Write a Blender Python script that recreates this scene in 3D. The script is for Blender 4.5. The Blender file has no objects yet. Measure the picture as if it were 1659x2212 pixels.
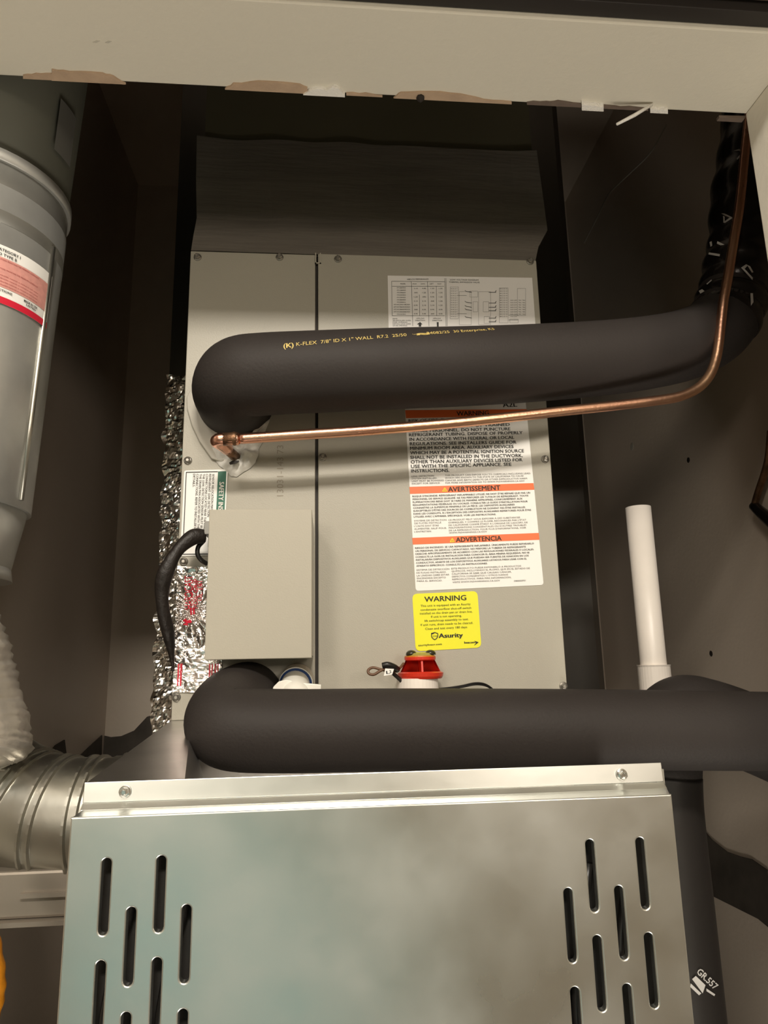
import bpy, bmesh, math, random
from mathutils import Vector, Matrix, noise
random.seed(7)
SC = bpy.context.scene
COL = SC.collection
EYE = 1.5                      # eye height above the room floor

# ------------------------------------------------------------------ camera
F = 1520.0                     # focal length in pixels of the 1659 x 2212 frame
AX = Vector((16970, -23, F)).normalized()          # world right, seen from the camera (right, down, forward)
AU = Vector((-145, -7091, F)).normalized()         # world up, seen from the camera
AU = (AU - AU.dot(AX) * AX).normalized()
AY = AX.cross(-AU)
if AY.z < 0: AY = -AY
CAMR = Vector((AX.x, AY.x, AU.x)); CAMD = Vector((AX.y, AY.y, AU.y)); CAMF = Vector((AX.z, AY.z, AU.z))
cam_data = bpy.data.cameras.new('camera')
cam_data.sensor_fit = 'VERTICAL'; cam_data.sensor_height = 36.0
cam_data.lens = F / 2212 * 36.0
cam_data.clip_start = 0.01
cam = bpy.data.objects.new('camera', cam_data); COL.objects.link(cam)
m3 = Matrix((CAMR, -CAMD, -CAMF)).transposed()
cam.matrix_world = Matrix.Translation((0, 0, EYE)) @ m3.to_4x4()
SC.camera = cam

# ------------------------------------------------------------------ world, lights, exposure
SC.view_settings.view_transform = 'Standard'
SC.view_settings.look = 'None'
SC.view_settings.gamma = 1.0
SC.view_settings.use_curve_mapping = False
SC.view_settings.exposure = 0.15
w = bpy.data.worlds.new('world'); SC.world = w; w.use_nodes = True
w.node_tree.nodes['Background'].inputs[0].default_value = (1.0, 0.85, 0.68, 1)
w.node_tree.nodes['Background'].inputs[1].default_value = 0.02

def area(name, loc, target, sx, sy, power, col):
    l = bpy.data.lights.new(name, 'AREA'); l.shape = 'RECTANGLE'; l.size = sx; l.size_y = sy
    l.energy = power; l.color = col
    o = bpy.data.objects.new(name, l); COL.objects.link(o); o.location = loc
    o.rotation_euler = (Vector(target) - Vector(loc)).to_track_quat('-Z', 'Y').to_euler()
    return o
WARM = (1.0, 0.92, 0.81)
area('ceiling_light_key', (0.05, -1.12, 2.66), (0.05, 0.6, 1.55), 0.42, 0.16, 25, WARM)
area('ceiling_light_side', (-0.70, -0.92, 2.66), (0.05, 0.6, 1.55), 0.25, 0.25, 7, WARM)
area('added_soffit_fill', (0.20, 0.08, 0.35), (0.12, 0.44, 1.95), 0.4, 0.26, 8.5, (1.0, 0.93, 0.82))  # added fill, stands in for floor bounce onto the header underside
area('added_closet_fill_right', (0.85, -1.80, 1.9), (-0.2, 0.7, 1.6), 0.35, 0.35, 7, (1.0, 0.88, 0.74))  # added unseen fill, lifts the closet's left wall
area('added_closet_fill_left', (-0.85, -1.80, 1.9), (0.3, 0.8, 1.6), 0.35, 0.35, 7, (1.0, 0.88, 0.74))  # added unseen fill, lifts the closet's right wall
area('added_cool_fill', (-0.35, -1.84, 0.85), (0.05, 0.5, 1.3), 1.1, 1.5, 1.7, (0.50, 1.0, 0.95))  # added cool frontal fill, also tints the furnace front; no doorway behind it

# ------------------------------------------------------------------ photograph measurements -> points in the closet
def ray(px, py):
    return CAMR * ((px - 829.5) / F) + CAMD * ((py - 1106) / F) + CAMF
def atY(px, py, Y):
    r = ray(px, py); p = r * (Y / r.y); return Vector((p.x, p.y, p.z + EYE))
def atX(px, py, X):
    r = ray(px, py); p = r * (X / r.x); return Vector((p.x, p.y, p.z + EYE))
def atZ(px, py, z):
    r = ray(px, py); p = r * ((z - EYE) / r.z); return Vector((p.x, p.y, z))

# ------------------------------------------------------------------ materials
def srgb(r, g, b):
    f = lambda c: (c / 255 / 12.92) if c / 255 <= 0.04045 else ((c / 255 + 0.055) / 1.055) ** 2.4
    return (f(r), f(g), f(b), 1)
def mat(name, col, rough=0.5, metal=0.0, bump=0.0, bscale=200.0, var=0.0, vscale=8.0, col2=None, vor=False, stretch=None,
        spec=0.5, trans=0.0, rvar=0.0, detail=4.0, coat=0.0):
    m = bpy.data.materials.new(name); m.use_nodes = True
    nt = m.node_tree; b = nt.nodes['Principled BSDF']
    b.inputs['Base Color'].default_value = col; b.inputs['Roughness'].default_value = rough
    b.inputs['Metallic'].default_value = metal; b.inputs['Specular IOR Level'].default_value = spec
    b.inputs['Transmission Weight'].default_value = trans
    b.inputs['Coat Weight'].default_value = coat
    tc = nt.nodes.new('ShaderNodeTexCoord'); src = tc.outputs['Object']
    if stretch:
        mp = nt.nodes.new('ShaderNodeMapping'); mp.inputs['Scale'].default_value = stretch
        nt.links.new(src, mp.inputs[0]); src = mp.outputs[0]
    if var > 0 or rvar > 0:
        n = nt.nodes.new('ShaderNodeTexNoise'); n.inputs['Scale'].default_value = vscale; n.inputs['Detail'].default_value = 5
        nt.links.new(src, n.inputs['Vector'])
        if var > 0:
            mx = nt.nodes.new('ShaderNodeMix'); mx.data_type = 'RGBA'
            c2 = col2 or tuple(c * 0.6 for c in col[:3]) + (1,)
            mx.inputs[6].default_value = col; mx.inputs[7].default_value = c2
            mr = nt.nodes.new('ShaderNodeMapRange'); mr.inputs[1].default_value = 0.35; mr.inputs[2].default_value = 0.7
            mr.inputs[4].default_value = var
            nt.links.new(n.outputs[0], mr.inputs[0]); nt.links.new(mr.outputs[0], mx.inputs[0])
            nt.links.new(mx.outputs[2], b.inputs['Base Color'])
        if rvar > 0:
            mr2 = nt.nodes.new('ShaderNodeMapRange'); mr2.inputs[1].default_value = 0.3; mr2.inputs[2].default_value = 0.7
            mr2.inputs[3].default_value = max(0.02, rough - rvar); mr2.inputs[4].default_value = rough + rvar
            nt.links.new(n.outputs[0], mr2.inputs[0]); nt.links.new(mr2.outputs[0], b.inputs['Roughness'])
    if bump > 0:
        if vor:
            t = nt.nodes.new('ShaderNodeTexVoronoi'); t.feature = 'F1'
        else:
            t = nt.nodes.new('ShaderNodeTexNoise'); t.inputs['Detail'].default_value = detail
        t.inputs['Scale'].default_value = bscale; nt.links.new(src, t.inputs['Vector'])
        bp = nt.nodes.new('ShaderNodeBump'); bp.inputs['Strength'].default_value = bump; bp.inputs['Distance'].default_value = 0.002
        nt.links.new(t.outputs[0], bp.inputs['Height']); nt.links.new(bp.outputs[0], b.inputs['Normal'])
    return m

M = {}
M['drywall'] = mat('drywall_paint', (0.66, 0.62, 0.52, 1), 0.75, bump=0.15, bscale=250, var=0.15, vscale=3, col2=(0.58, 0.54, 0.45, 1))
M['closet'] = mat('closet_wall_paint', (0.70, 0.60, 0.50, 1), 0.36, bump=0.12, bscale=160, var=0.5, vscale=4, col2=(0.60, 0.51, 0.41, 1))
M['jamb'] = mat('jamb_paint', (0.78, 0.74, 0.64, 1), 0.7, bump=0.1, bscale=200)
M['brown_trim'] = mat('brown_trim', (0.13, 0.095, 0.07, 1), 0.5, var=0.5, vscale=12, stretch=(1, 8, 8))
M['track'] = mat('door_track_black', (0.012, 0.009, 0.007, 1), 0.5)
M['paper'] = mat('torn_paper', srgb(186, 160, 134), 0.9, bump=0.3, bscale=500, var=0.4, vscale=60)
M['plaster'] = mat('chipped_plaster', (0.85, 0.82, 0.76, 1), 0.9, bump=0.6, bscale=600)
M['plaster_dark'] = mat('dirty_torn_paper', srgb(110, 95, 84), 0.9, var=0.5, vscale=80)
M['torn'] = mat('torn_opening', (0.085, 0.07, 0.055, 1), 0.8, var=0.7, vscale=25, col2=(0.03, 0.024, 0.018, 1))
M['hole'] = mat('hole_dark', (0.02, 0.014, 0.01, 1), 0.9, var=0.5, vscale=50)
M['cabinet'] = mat('cabinet_paint', (0.43, 0.405, 0.335, 1), 0.42, bump=0.08, bscale=900, var=0.12, vscale=6, detail=1)
M['cabinet_smooth'] = mat('control_box_paint', (0.45, 0.42, 0.345, 1), 0.48, bump=0.05, bscale=700)
M['seam'] = mat('seam_dark', (0.03, 0.025, 0.02, 1), 0.7)
M['screw'] = mat('screw_metal', (0.40, 0.38, 0.34, 1), 0.35, metal=0.8, var=0.4, vscale=200)
M['bright_screw'] = mat('bright_screw_metal', (0.72, 0.72, 0.70, 1), 0.22, metal=1.0)
M['galv'] = mat('galvanised_steel', (0.76, 0.77, 0.735, 1), 0.33, metal=1.0, var=0.2, vscale=14, col2=(0.64, 0.65, 0.62, 1), rvar=0.07, bump=0.03, bscale=90)
M['galv_duct'] = mat('galvanised_duct_steel', (0.50, 0.49, 0.44, 1), 0.36, metal=1.0, var=0.5, vscale=18, col2=(0.36, 0.35, 0.31, 1), rvar=0.08, bump=0.12, bscale=45)
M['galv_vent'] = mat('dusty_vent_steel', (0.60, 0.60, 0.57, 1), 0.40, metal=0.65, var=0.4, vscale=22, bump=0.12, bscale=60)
M['vent_shaded'] = mat('vent_steel_painted_shade', (0.10, 0.098, 0.075, 1), 0.6, metal=0.5, var=0.3)  # header shade put into the colour of the vent's upper run
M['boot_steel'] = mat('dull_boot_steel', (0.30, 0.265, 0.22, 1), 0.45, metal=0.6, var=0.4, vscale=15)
M['collar_shaded'] = mat('collar_painted_shade', (0.30, 0.295, 0.27, 1), 0.45, metal=0.65, var=0.4, vscale=25)  # darker grey carries the header shade on the collar
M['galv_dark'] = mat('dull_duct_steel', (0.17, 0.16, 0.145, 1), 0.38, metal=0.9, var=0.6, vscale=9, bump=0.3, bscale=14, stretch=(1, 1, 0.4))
M['flat_steel'] = mat('transition_steel', (0.74, 0.72, 0.69, 1), 0.34, metal=1.0, var=0.4, vscale=25, bump=0.25, bscale=22)
M['foil'] = mat('crinkled_foil', (0.78, 0.75, 0.70, 1), 0.16, metal=1.0, bump=0.15, bscale=60, rvar=0.06, vscale=40)
M['foil_tape'] = mat('foil_tape', (0.86, 0.83, 0.80, 1), 0.20, metal=1.0, bump=0.12, bscale=50, var=0.35, vscale=20, col2=(0.62, 0.48, 0.46, 1))
M['flex_foil'] = mat('dusty_foil_flex', (0.62, 0.58, 0.52, 1), 0.38, metal=0.7, bump=0.8, bscale=60, var=0.5, vscale=30)
M['foam'] = mat('black_foam_insulation', (0.034, 0.0285, 0.026, 1), 0.62, bump=0.14, bscale=420, var=0.4, vscale=16, col2=(0.026, 0.022, 0.020, 1), spec=0.28)
M['tape_foam'] = mat('dark_wrapped_foam', (0.020, 0.017, 0.015, 1), 0.45, bump=0.2, bscale=60)
M['tape_black'] = mat('black_gloss_tape', (0.010, 0.008, 0.007, 1), 0.20, bump=0.5, bscale=40, spec=0.6)
M['canvas'] = mat('wrapped_plenum', (0.17, 0.15, 0.125, 1), 0.75, bump=0.4, bscale=30, stretch=(1, 1, 9), var=0.5, vscale=10)
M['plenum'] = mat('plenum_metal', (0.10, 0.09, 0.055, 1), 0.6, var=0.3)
M['copper'] = mat('copper', (0.90, 0.47, 0.34, 1), 0.30, metal=1.0, var=0.6, vscale=9, col2=(0.88, 0.62, 0.34, 1), bump=0.12, bscale=260, rvar=0.06)
M['copper_dull'] = mat('heated_copper', (0.30, 0.16, 0.09, 1), 0.45, metal=0.9, var=0.8, vscale=120, col2=(0.10, 0.07, 0.045, 1), bump=0.3, bscale=300)
M['pvc'] = mat('white_pvc', (0.92, 0.85, 0.77, 1), 0.38, var=0.15, vscale=20, bump=0.03, bscale=200)
M['pvc_bright'] = mat('bright_white_pvc', (0.90, 0.88, 0.80, 1), 0.35, var=0.1, vscale=40)
M['clear'] = mat('clear_plastic', (0.62, 0.55, 0.44, 1), 0.15, trans=0.35, spec=0.6)
M['blue'] = mat('blue_seal', srgb(22, 55, 110), 0.4)
M['red'] = mat('red_plastic', srgb(232, 62, 40), 0.35, trans=0.15)
M['orange_ring'] = mat('amber_rubber', srgb(205, 120, 30), 0.4)
M['lens'] = mat('smoked_screw_cap', srgb(62, 58, 40), 0.18, trans=0.2)
M['green_clear'] = mat('yellow_green_plastic', srgb(190, 180, 90), 0.2, trans=0.3)
M['black_plastic'] = mat('black_plastic', (0.012, 0.011, 0.01, 1), 0.35)
M['brown_wire'] = mat('brown_wire', srgb(104, 74, 52), 0.45)
M['grey_plastic'] = mat('grey_plastic', (0.35, 0.34, 0.31, 1), 0.5)
M['white_label'] = mat('white_label', (0.95, 0.94, 0.90, 1), 0.40)
M['grey_label'] = mat('silver_white_label', (0.88, 0.86, 0.83, 1), 0.5)
M['orange'] = mat('orange_print', srgb(240, 118, 62), 0.4)
M['yellow'] = mat('yellow_label', srgb(244, 240, 30), 0.4)
M['ink'] = mat('black_ink', (0.018, 0.016, 0.014, 1), 0.6)
M['ink_soft'] = mat('grey_ink', (0.10, 0.09, 0.085, 1), 0.6)
M['ink_faint'] = mat('faint_stamp_ink', (0.30, 0.265, 0.205, 1), 0.6)
M['ink_yellow'] = mat('pale_yellow_ink', (0.05, 0.08, 0.0, 1), 0.6)
M['green'] = mat('green_print', srgb(30, 104, 80), 0.45)
M['red_print'] = mat('red_print', srgb(215, 35, 60), 0.45)
M['pink_print'] = mat('pink_print', srgb(226, 160, 150), 0.5, var=0.4, vscale=200)
M['dark_red'] = mat('dark_red_print', srgb(150, 50, 50), 0.5)
M['white_ink'] = mat('white_ink', (0.8, 0.78, 0.72, 1), 0.5)
M['cream_ink'] = mat('cream_ink', srgb(222, 196, 116), 0.6)
M['tape_print'] = mat('tape_print', (0.55, 0.53, 0.50, 1), 0.35)
M['putty'] = mat('white_putty', (0.86, 0.84, 0.78, 1), 0.65, bump=0.8, bscale=90, var=0.3, vscale=60)
M['gasket'] = mat('grey_gasket', (0.50, 0.47, 0.40, 1), 0.5, bump=0.1)
M['yellow_hose'] = mat('yellow_gas_hose', srgb(190, 120, 15), 0.5, bump=0.2, bscale=300)
M['teal_reflection'] = mat('teal_reflection_tint', (0.30, 0.37, 0.34, 1), 0.6)  # teal of the added slab that the furnace front reflects
M['hall'] = mat('hallway_paint', (0.52, 0.47, 0.40, 1), 0.8, var=0.2)
M['hall_floor'] = mat('hallway_floor', (0.24, 0.20, 0.16, 1), 0.6, var=0.4, vscale=5)
M['wood'] = mat('platform_wood', (0.16, 0.115, 0.075, 1), 0.7, var=0.5, stretch=(1, 9, 9))
M['ceiling'] = mat('ceiling_paint', (0.62, 0.58, 0.50, 1), 0.9)
M['dark_inside'] = mat('furnace_inside', (0.03, 0.028, 0.025, 1), 0.5)

# ------------------------------------------------------------------ mesh builders
class MB:
    def __init__(s): s.v = []; s.f = []; s.smooth = []
    def add(s, vs, fs, smooth=False):
        o = len(s.v); s.v += [Vector(v) for v in vs]
        for f in fs: s.f.append(tuple(i + o for i in f)); s.smooth.append(smooth)
        return s
    def box(s, a, b):
        x0, y0, z0 = a; x1, y1, z1 = b
        vs = [(x0,y0,z0),(x1,y0,z0),(x1,y1,z0),(x0,y1,z0),(x0,y0,z1),(x1,y0,z1),(x1,y1,z1),(x0,y1,z1)]
        return s.add(vs, [(0,3,2,1),(4,5,6,7),(0,1,5,4),(1,2,6,5),(2,3,7,6),(3,0,4,7)])
    def hexa(s, front, back):                       # four front corners and four back corners
        return s.add(list(front) + list(back), [(0,1,2,3),(7,6,5,4),(0,4,5,1),(1,5,6,2),(2,6,7,3),(3,7,4,0)])
    def prism(s, pts, d):                           # polygon pushed along d
        n = len(pts); d = Vector(d)
        vs = [Vector(p) for p in pts] + [Vector(p) + d for p in pts]
        fs = [tuple(range(n)), tuple(reversed(range(n, 2*n)))]
        for i in range(n): j = (i+1) % n; fs.append((i, n+i, n+j, j))
        return s.add(vs, fs)
    def tube(s, pts, r, seg=20, caps=True, flat=None):
        P = [Vector(p) for p in pts]; n = len(P)
        T = [(P[min(i+1,n-1)] - P[max(i-1,0)]).normalized() for i in range(n)]
        up = Vector((0,0,1)) if abs(T[0].z) < 0.9 else Vector((0,1,0))
        N = (up - up.dot(T[0]) * T[0]).normalized()
        vs = []
        for i in range(n):
            N = (N - N.dot(T[i]) * T[i]).normalized(); B = T[i].cross(N)
            ri = r(i / (n-1)) if callable(r) else (r[i] if isinstance(r, (list, tuple)) else r)
            for k in range(seg):
                a = 2*math.pi*k/seg
                fl = flat if flat else 1.0
                vs.append(P[i] + N * (ri*math.cos(a)) + B * (ri*fl*math.sin(a)))
        fs = []
        for i in range(n-1):
            for k in range(seg):
                k2 = (k+1) % seg
                fs.append((i*seg+k, i*seg+k2, (i+1)*seg+k2, (i+1)*seg+k))
        s.add(vs, fs, True)
        if caps:
            o = len(s.v) - n*seg
            s.f.append(tuple(o+k for k in reversed(range(seg)))); s.smooth.append(False)
            s.f.append(tuple(o+(n-1)*seg+k for k in range(seg))); s.smooth.append(False)
        return s
    def lathe(s, base, axis, prof, seg=24):         # prof: (distance along axis, radius)
        base = Vector(base); A = Vector(axis).normalized()
        u = A.orthogonal().normalized(); v = A.cross(u)
        vs = []
        for (h, r) in prof:
            for k in range(seg):
                a = 2*math.pi*k/seg
                vs.append(base + A*h + u*(r*math.cos(a)) + v*(r*math.sin(a)))
        fs = []
        for i in range(len(prof)-1):
            for k in range(seg):
                k2 = (k+1) % seg
                fs.append((i*seg+k, i*seg+k2, (i+1)*seg+k2, (i+1)*seg+k))
        s.add(vs, fs, False)
        o = len(s.v) - len(prof)*seg
        if prof[0][1] > 1e-5: s.f.append(tuple(o+k for k in reversed(range(seg)))); s.smooth.append(False)
        if prof[-1][1] > 1e-5: s.f.append(tuple(o+(len(prof)-1)*seg+k for k in range(seg))); s.smooth.append(False)
        return s
    def line(s, a, b, wdt, y_off=0.0):              # thin printed strip on a wall facing -Y
        a = Vector(a); b = Vector(b); d = (b-a).normalized(); n = Vector((-d.z, 0, d.x)) * (wdt/2)
        o = Vector((0, -y_off, 0))
        return s.add([a-n+o, b-n+o, b+n+o, a+n+o], [(0,1,2,3)])

def obj(name, mb, m, parent=None, label=None, kind=None, bevel=0.0, sub=0):
    me = bpy.data.meshes.new(name)
    me.from_pydata([tuple(v) for v in mb.v], [], mb.f)
    me.update()
    bm = bmesh.new(); bm.from_mesh(me)
    bmesh.ops.recalc_face_normals(bm, faces=bm.faces) if name not in ('lettering', 'printing', 'table_grid', 'diagram') else None
    bm.to_mesh(me); bm.free()
    if len(mb.smooth) == len(me.polygons):
        me.polygons.foreach_set('use_smooth', mb.smooth)
    me.materials.append(m if not isinstance(m, str) else M[m])
    o = bpy.data.objects.new(name, me); COL.objects.link(o)
    if bevel > 0:
        b = o.modifiers.new('bevel', 'BEVEL'); b.width = bevel; b.segments = 2; b.limit_method = 'ANGLE'
    if parent is not None:
        o.parent = parent
        if parent.type == 'EMPTY': o.location = -parent.location
    if label: o['label'] = label
    if kind: o['kind'] = kind
    if name in ('lettering', 'printing', 'table_grid', 'diagram', 'warning_triangle'): o['kind'] = 'stuff'
    return o
def thing(name, loc, label, cat, group=None):
    o = bpy.data.objects.new(name, None); COL.objects.link(o); o.location = loc; o.empty_display_size = 0.02
    o['label'] = label; o['category'] = cat
    if group: o['group'] = group
    return o
def tag(o, label, cat, group=None):
    o['label'] = label; o['category'] = cat
    if group: o['group'] = group
    return o
def structure(name, mb, m, parent=None, bevel=0.0):
    o = obj(name, mb, m, parent, bevel=bevel)
    if parent is None: o['kind'] = 'structure'
    return o
def spline(pts, n=12):                              # Catmull-Rom through the points
    P = [Vector(p) for p in pts]; P = [P[0]*2 - P[1]] + P + [P[-1]*2 - P[-2]]
    out = []
    for i in range(1, len(P)-2):
        a, b, c, d = P[i-1], P[i], P[i+1], P[i+2]
        for k in range(n):
            t = k/n
            out.append(0.5*((2*b) + (c-a)*t + (2*a-5*b+4*c-d)*t*t + (3*b-a-3*c+d)*t**3))
    out.append(P[-2]); return out
def pxpath(L, n=12): return spline([atY(*p) for p in L], n)

# lettering ------------------------------------------------------------
_txt = {}
def text_mesh(s, bold=0.0):
    if (s, bold) in _txt: return _txt[(s, bold)]
    c = bpy.data.curves.new('lettering_curve', 'FONT'); c.body = s; c.size = 1.0; c.resolution_u = 2; c.offset = bold
    o = bpy.data.objects.new('lettering_curve', c); COL.objects.link(o)
    dg = bpy.context.evaluated_depsgraph_get()
    me = bpy.data.meshes.new_from_object(o.evaluated_get(dg))
    vs = [v.co.copy() for v in me.vertices]; fs = [tuple(p.vertices) for p in me.polygons]
    bpy.data.objects.remove(o); bpy.data.curves.remove(c); bpy.data.meshes.remove(me)
    if not vs: vs = [Vector((0,0,0))]; fs = []
    x0 = min(v.x for v in vs); x1 = max(v.x for v in vs)
    _txt[(s, bold)] = (vs, fs, x0, max(x1-x0, 1e-4)); return _txt[(s, bold)]
CAPH = 0.729
def text_on(mb, s, a, b, cap, up=None, bold=0.0):   # fitted between two points of a face that looks to -Y
    vs, fs, x0, wd = text_mesh(s, 0.0)
    a = Vector(a); b = Vector(b); d = b - a; L = d.length; d.normalize()
    u = up if up is not None else Vector((-d.z, 0, d.x))
    for k in ((-1, 0, 1) if bold > 0.0 else (0,)):   # heavier strokes: the same letters struck three times, a hair apart
        o = d*(k*bold*2.2*cap) + Vector((0, -0.00002*k, 0))
        mb.add([a + o + d*((v.x-x0)/wd*L) + u*(v.y/CAPH*cap) for v in vs], fs)
def text_px(mb, s, p0, p1, cap_px, Y, bold=0.0):
    a = atY(*p0, Y); b = atY(*p1, Y)
    depth = CAMF.dot((a+b)/2 - Vector((0,0,EYE)))
    text_on(mb, s, a, b, cap_px*depth/F, bold=bold)
def rounded_px(pts, Y, r=0.003, n=5):               # pixel polygon -> points on plane Y with rounded corners
    P = [atY(x, y, Y) for x, y in pts]; out = []
    N = len(P)
    for i in range(N):
        a, b, c = P[i-1], P[i], P[(i+1) % N]
        p = b + (a-b).normalized()*r; q = b + (c-b).normalized()*r
        for k in range(n+1):
            t = k/n; out.append(p*(1-t)**2 + b*2*t*(1-t) + q*t*t)
    return out

# ------------------------------------------------------------------ the room shell
YC = 0.655                                          # front of the coil cabinet
YF = 0.485                                          # inner edge of the closet opening
YN = atZ(829, 18, atY(829, 206, YF).z).y            # outer edge of the opening
H = atY(829, 206, YF).z                             # underside of the header
XJ = 0.3600                                         # right jamb
XL, XR, YB = -0.385, 0.545, 1.35                    # closet inside
ZC = EYE + 1.0; ZP = 0.54
structure('floor', MB().box((-2.0, -1.9, -0.05), (2.0, 1.5, 0.0)), 'hall_floor')
structure('ceiling', MB().box((-2.0, -1.9, 2.72), (2.0, YN, 2.80)), 'ceiling')
structure('wall_back', MB().box((XL-0.02, YB, ZP), (XR+0.02, YB+0.05, ZC)), 'closet')
structure('wall_right', MB().box((XR, YF, ZP), (XR+0.05, YB+0.05, ZC)), 'closet')
structure('wall_left', MB().box((XL-0.05, YF, ZP), (XL, YB+0.05, ZC)), 'closet')
t1 = structure('trim_1', MB().box((XL-0.05, YN-0.02, 0.0), (XR+0.05, YB+0.05, ZP)), 'wood')
structure('trim_2', MB().box((XL-0.05, YF, ZC), (XR+0.05, YB+0.05, ZC+0.05)), 'closet')
structure('wall_hall', MB().box((-2.0, -1.95, 0), (2.0, -1.9, 2.72)), 'hall')
structure('wall_hall_left', MB().box((-2.05, -1.9, 0), (-2.0, YF, 2.72)), 'hall')
structure('wall_hall_right', MB().box((2.0, -1.9, 0), (2.05, YF, 2.72)), 'hall')
structure('wall_front', MB().box((-2.0, YN, H), (2.0, YF, 2.72)), 'drywall', bevel=0.0012)
structure('wall_front_right', MB().box((XJ, YN, 0.0), (2.0, YF, H)), 'jamb', bevel=0.0012)
structure('wall_front_left', MB().box((-2.0, YN, 0.0), (XL, YF, H)), 'drywall')
structure('trim_3', MB().box((-1.2, YN-0.012, H+0.004), (1.2, YN-0.0005, H+0.03)), 'track')
structure('trim_4', MB().box((-1.2, YN-0.032, H+0.012), (1.2, YN-0.0125, H+0.09)), 'brown_trim', bevel=0.003)
d1 = structure('teal_reflection_slab', MB().box((-0.62, -1.897, 0.0), (0.12, -1.86, 2.03)), 'teal_reflection')  # added unseen slab, gives the furnace front its teal reflection
structure('slab_knob', MB().lathe((0.06, -1.86, 1.0), (0,1,0), [(0,0.012),(0.03,0.012),(0.035,0.026),(0.06,0.026),(0.065,0.015)]), 'bright_screw', d1)  # knob on the added slab

# torn edges of the opening
def soffit_patch(name, pts, m, label, t=0.0012, z=H):
    P = [atZ(x, y, z) for x, y in pts]
    return tag(obj(name, MB().prism(P, (0,0,-t)), m), label, 'torn paper' if 'paper' in name else 'plaster')
def rough(pts, k=3, amp=1.4):
    out = []
    for i in range(len(pts)-1):
        a, b = pts[i], pts[i+1]
        for j in range(k):
            t = j/k; out.append((a[0]+(b[0]-a[0])*t, a[1]+(b[1]-a[1])*t + random.uniform(-amp, amp)))
    out.append(pts[-1]); return out
def edge_y(x): return 165 + 0.0516*x
def strip(top): return rough(top) + [(top[-1][0], edge_y(top[-1][0])), (top[0][0], edge_y(top[0][0]))]
soffit_patch('torn_paper', strip([(50,161),(78,158),(112,157)]), 'paper', 'short thin torn tan paper at the far left end of the header edge')
soffit_patch('torn_paper', strip([(112,149),(150,153),(222,156),(245,163),(272,178)]), 'paper', 'long tan torn paper patch on header edge, leftmost of the big ones', 0.0016)
soffit_patch('torn_paper', strip([(486,189),(504,179),(558,174),(640,178),(664,187)]), 'paper', 'tan torn paper patch on header edge left of the white plaster chip', 0.0016)
soffit_patch('chipped_plaster', strip([(655,198),(668,191),(690,185),(705,189),(722,181),(733,187),(745,199)]), 'plaster', 'jagged white plaster chip at the middle of the header edge', 0.003)
soffit_patch('torn_paper', strip([(748,198),(790,200),(826,205)]), 'paper', 'narrow tan paper sliver right of the jagged plaster chip')
soffit_patch('torn_paper', strip([(850,210),(866,197),(930,195),(995,201),(1045,212),(1105,218)]), 'paper', 'long tan torn paper patch with brown crumb on header edge centre right', 0.0016)
soffit_patch('torn_paper', strip([(1138,219),(1180,217),(1205,216),(1255,222)]), 'plaster_dark', 'dark grey torn paper strip on header edge left of the white flake')
soffit_patch('chipped_plaster', strip([(1256,217),(1280,221),(1303,222)]), 'plaster', 'smooth white plaster flake left of the hanging splinter', 0.004)
soffit_patch('torn_paper', strip([(1304,226),(1340,228),(1400,232)]), 'plaster_dark', 'thin grey torn paper strip behind the white splinter')
soffit_patch('chipped_plaster', strip([(1404,228),(1425,230),(1442,232)]), 'plaster', 'small white plaster flake right of the hanging splinter', 0.003)
cb = MB(); c0 = atY(1584, 252.5, YF-0.002)
P = [atY(1553, 249, YF+0.001), atY(1612, 250, YF+0.001), atY(1608, 257, YF+0.001), atY(1554, 254, YF+0.001)]
tag(obj('corner_bead', MB().prism(P, (0, 0.004, 0)), 'plaster_dark'), 'pale corner strip hanging below the header next to the right jamb', 'trim')
a, b = atY(1333, 268, 0.475), atY(1409, 226, 0.478)
tag(obj('splinter', MB().tube([a, a*0.5+b*0.5+Vector((0,0,-0.0006)), b], [0.0012, 0.0016, 0.0012], 5), 'plaster'), 'white paper splinter hanging diagonally from the header edge', 'splinter')
cr = MB().lathe(atZ(908, 206, H)-Vector((0,0,0.001)), (0,0,-1), [(0,0.003),(0.002,0.0035),(0.005,0.001)], 7)
tag(obj('crumb', cr, 'hole'), 'small brown crumb stuck to the torn header edge at the centre', 'crumb')
for (x, y, wd, lab) in ((208, 89, 14, 'left one of two faint scuffs on the header underside'), (234, 90, 12, 'right one of two faint scuffs on the header underside')):
    P = [atZ(x-wd*0.6, y+2, H), atZ(x, y-2, H), atZ(x+wd*0.6, y-1, H), atZ(x, y+3, H)]
    tag(obj('scuff_mark', MB().prism(P, (0,0,-0.0003)), 'gasket'), lab, 'scuff')

# ------------------------------------------------------------------ coil cabinet
CL, CR_ = -0.1311, 0.2270
ZT = atY(760, 549, YC).z; ZB = atY(370, 1557, YC).z
coil = thing('evaporator_coil_cabinet', (0.048, 0.9, ZB), 'grey-beige painted evaporator coil cabinet with a vertical front seam and warning labels', 'air handler')
obj('body', MB().box((CL+0.003, YC+0.006, ZB), (CR_-0.003, 1.12, ZT)), 'cabinet', coil)
XS = -0.0040
obj('front_panel', MB().box((CL, YC, ZB), (XS-0.0014, YC+0.006, ZT-0.002)), 'cabinet', coil, bevel=0.0008)
obj('front_panel', MB().box((XS+0.0014, YC-0.0008, ZB+0.004), (CR_, YC+0.006, ZT-0.001)), 'cabinet', coil, bevel=0.0008)
obj('seam', MB().box((XS-0.0014, YC+0.003, ZB), (XS+0.0014, YC+0.006, ZT-0.002)), 'seam', coil)
clip = MB(); p = atY(687, 548, YC); q = atY(687, 571, YC)
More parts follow.
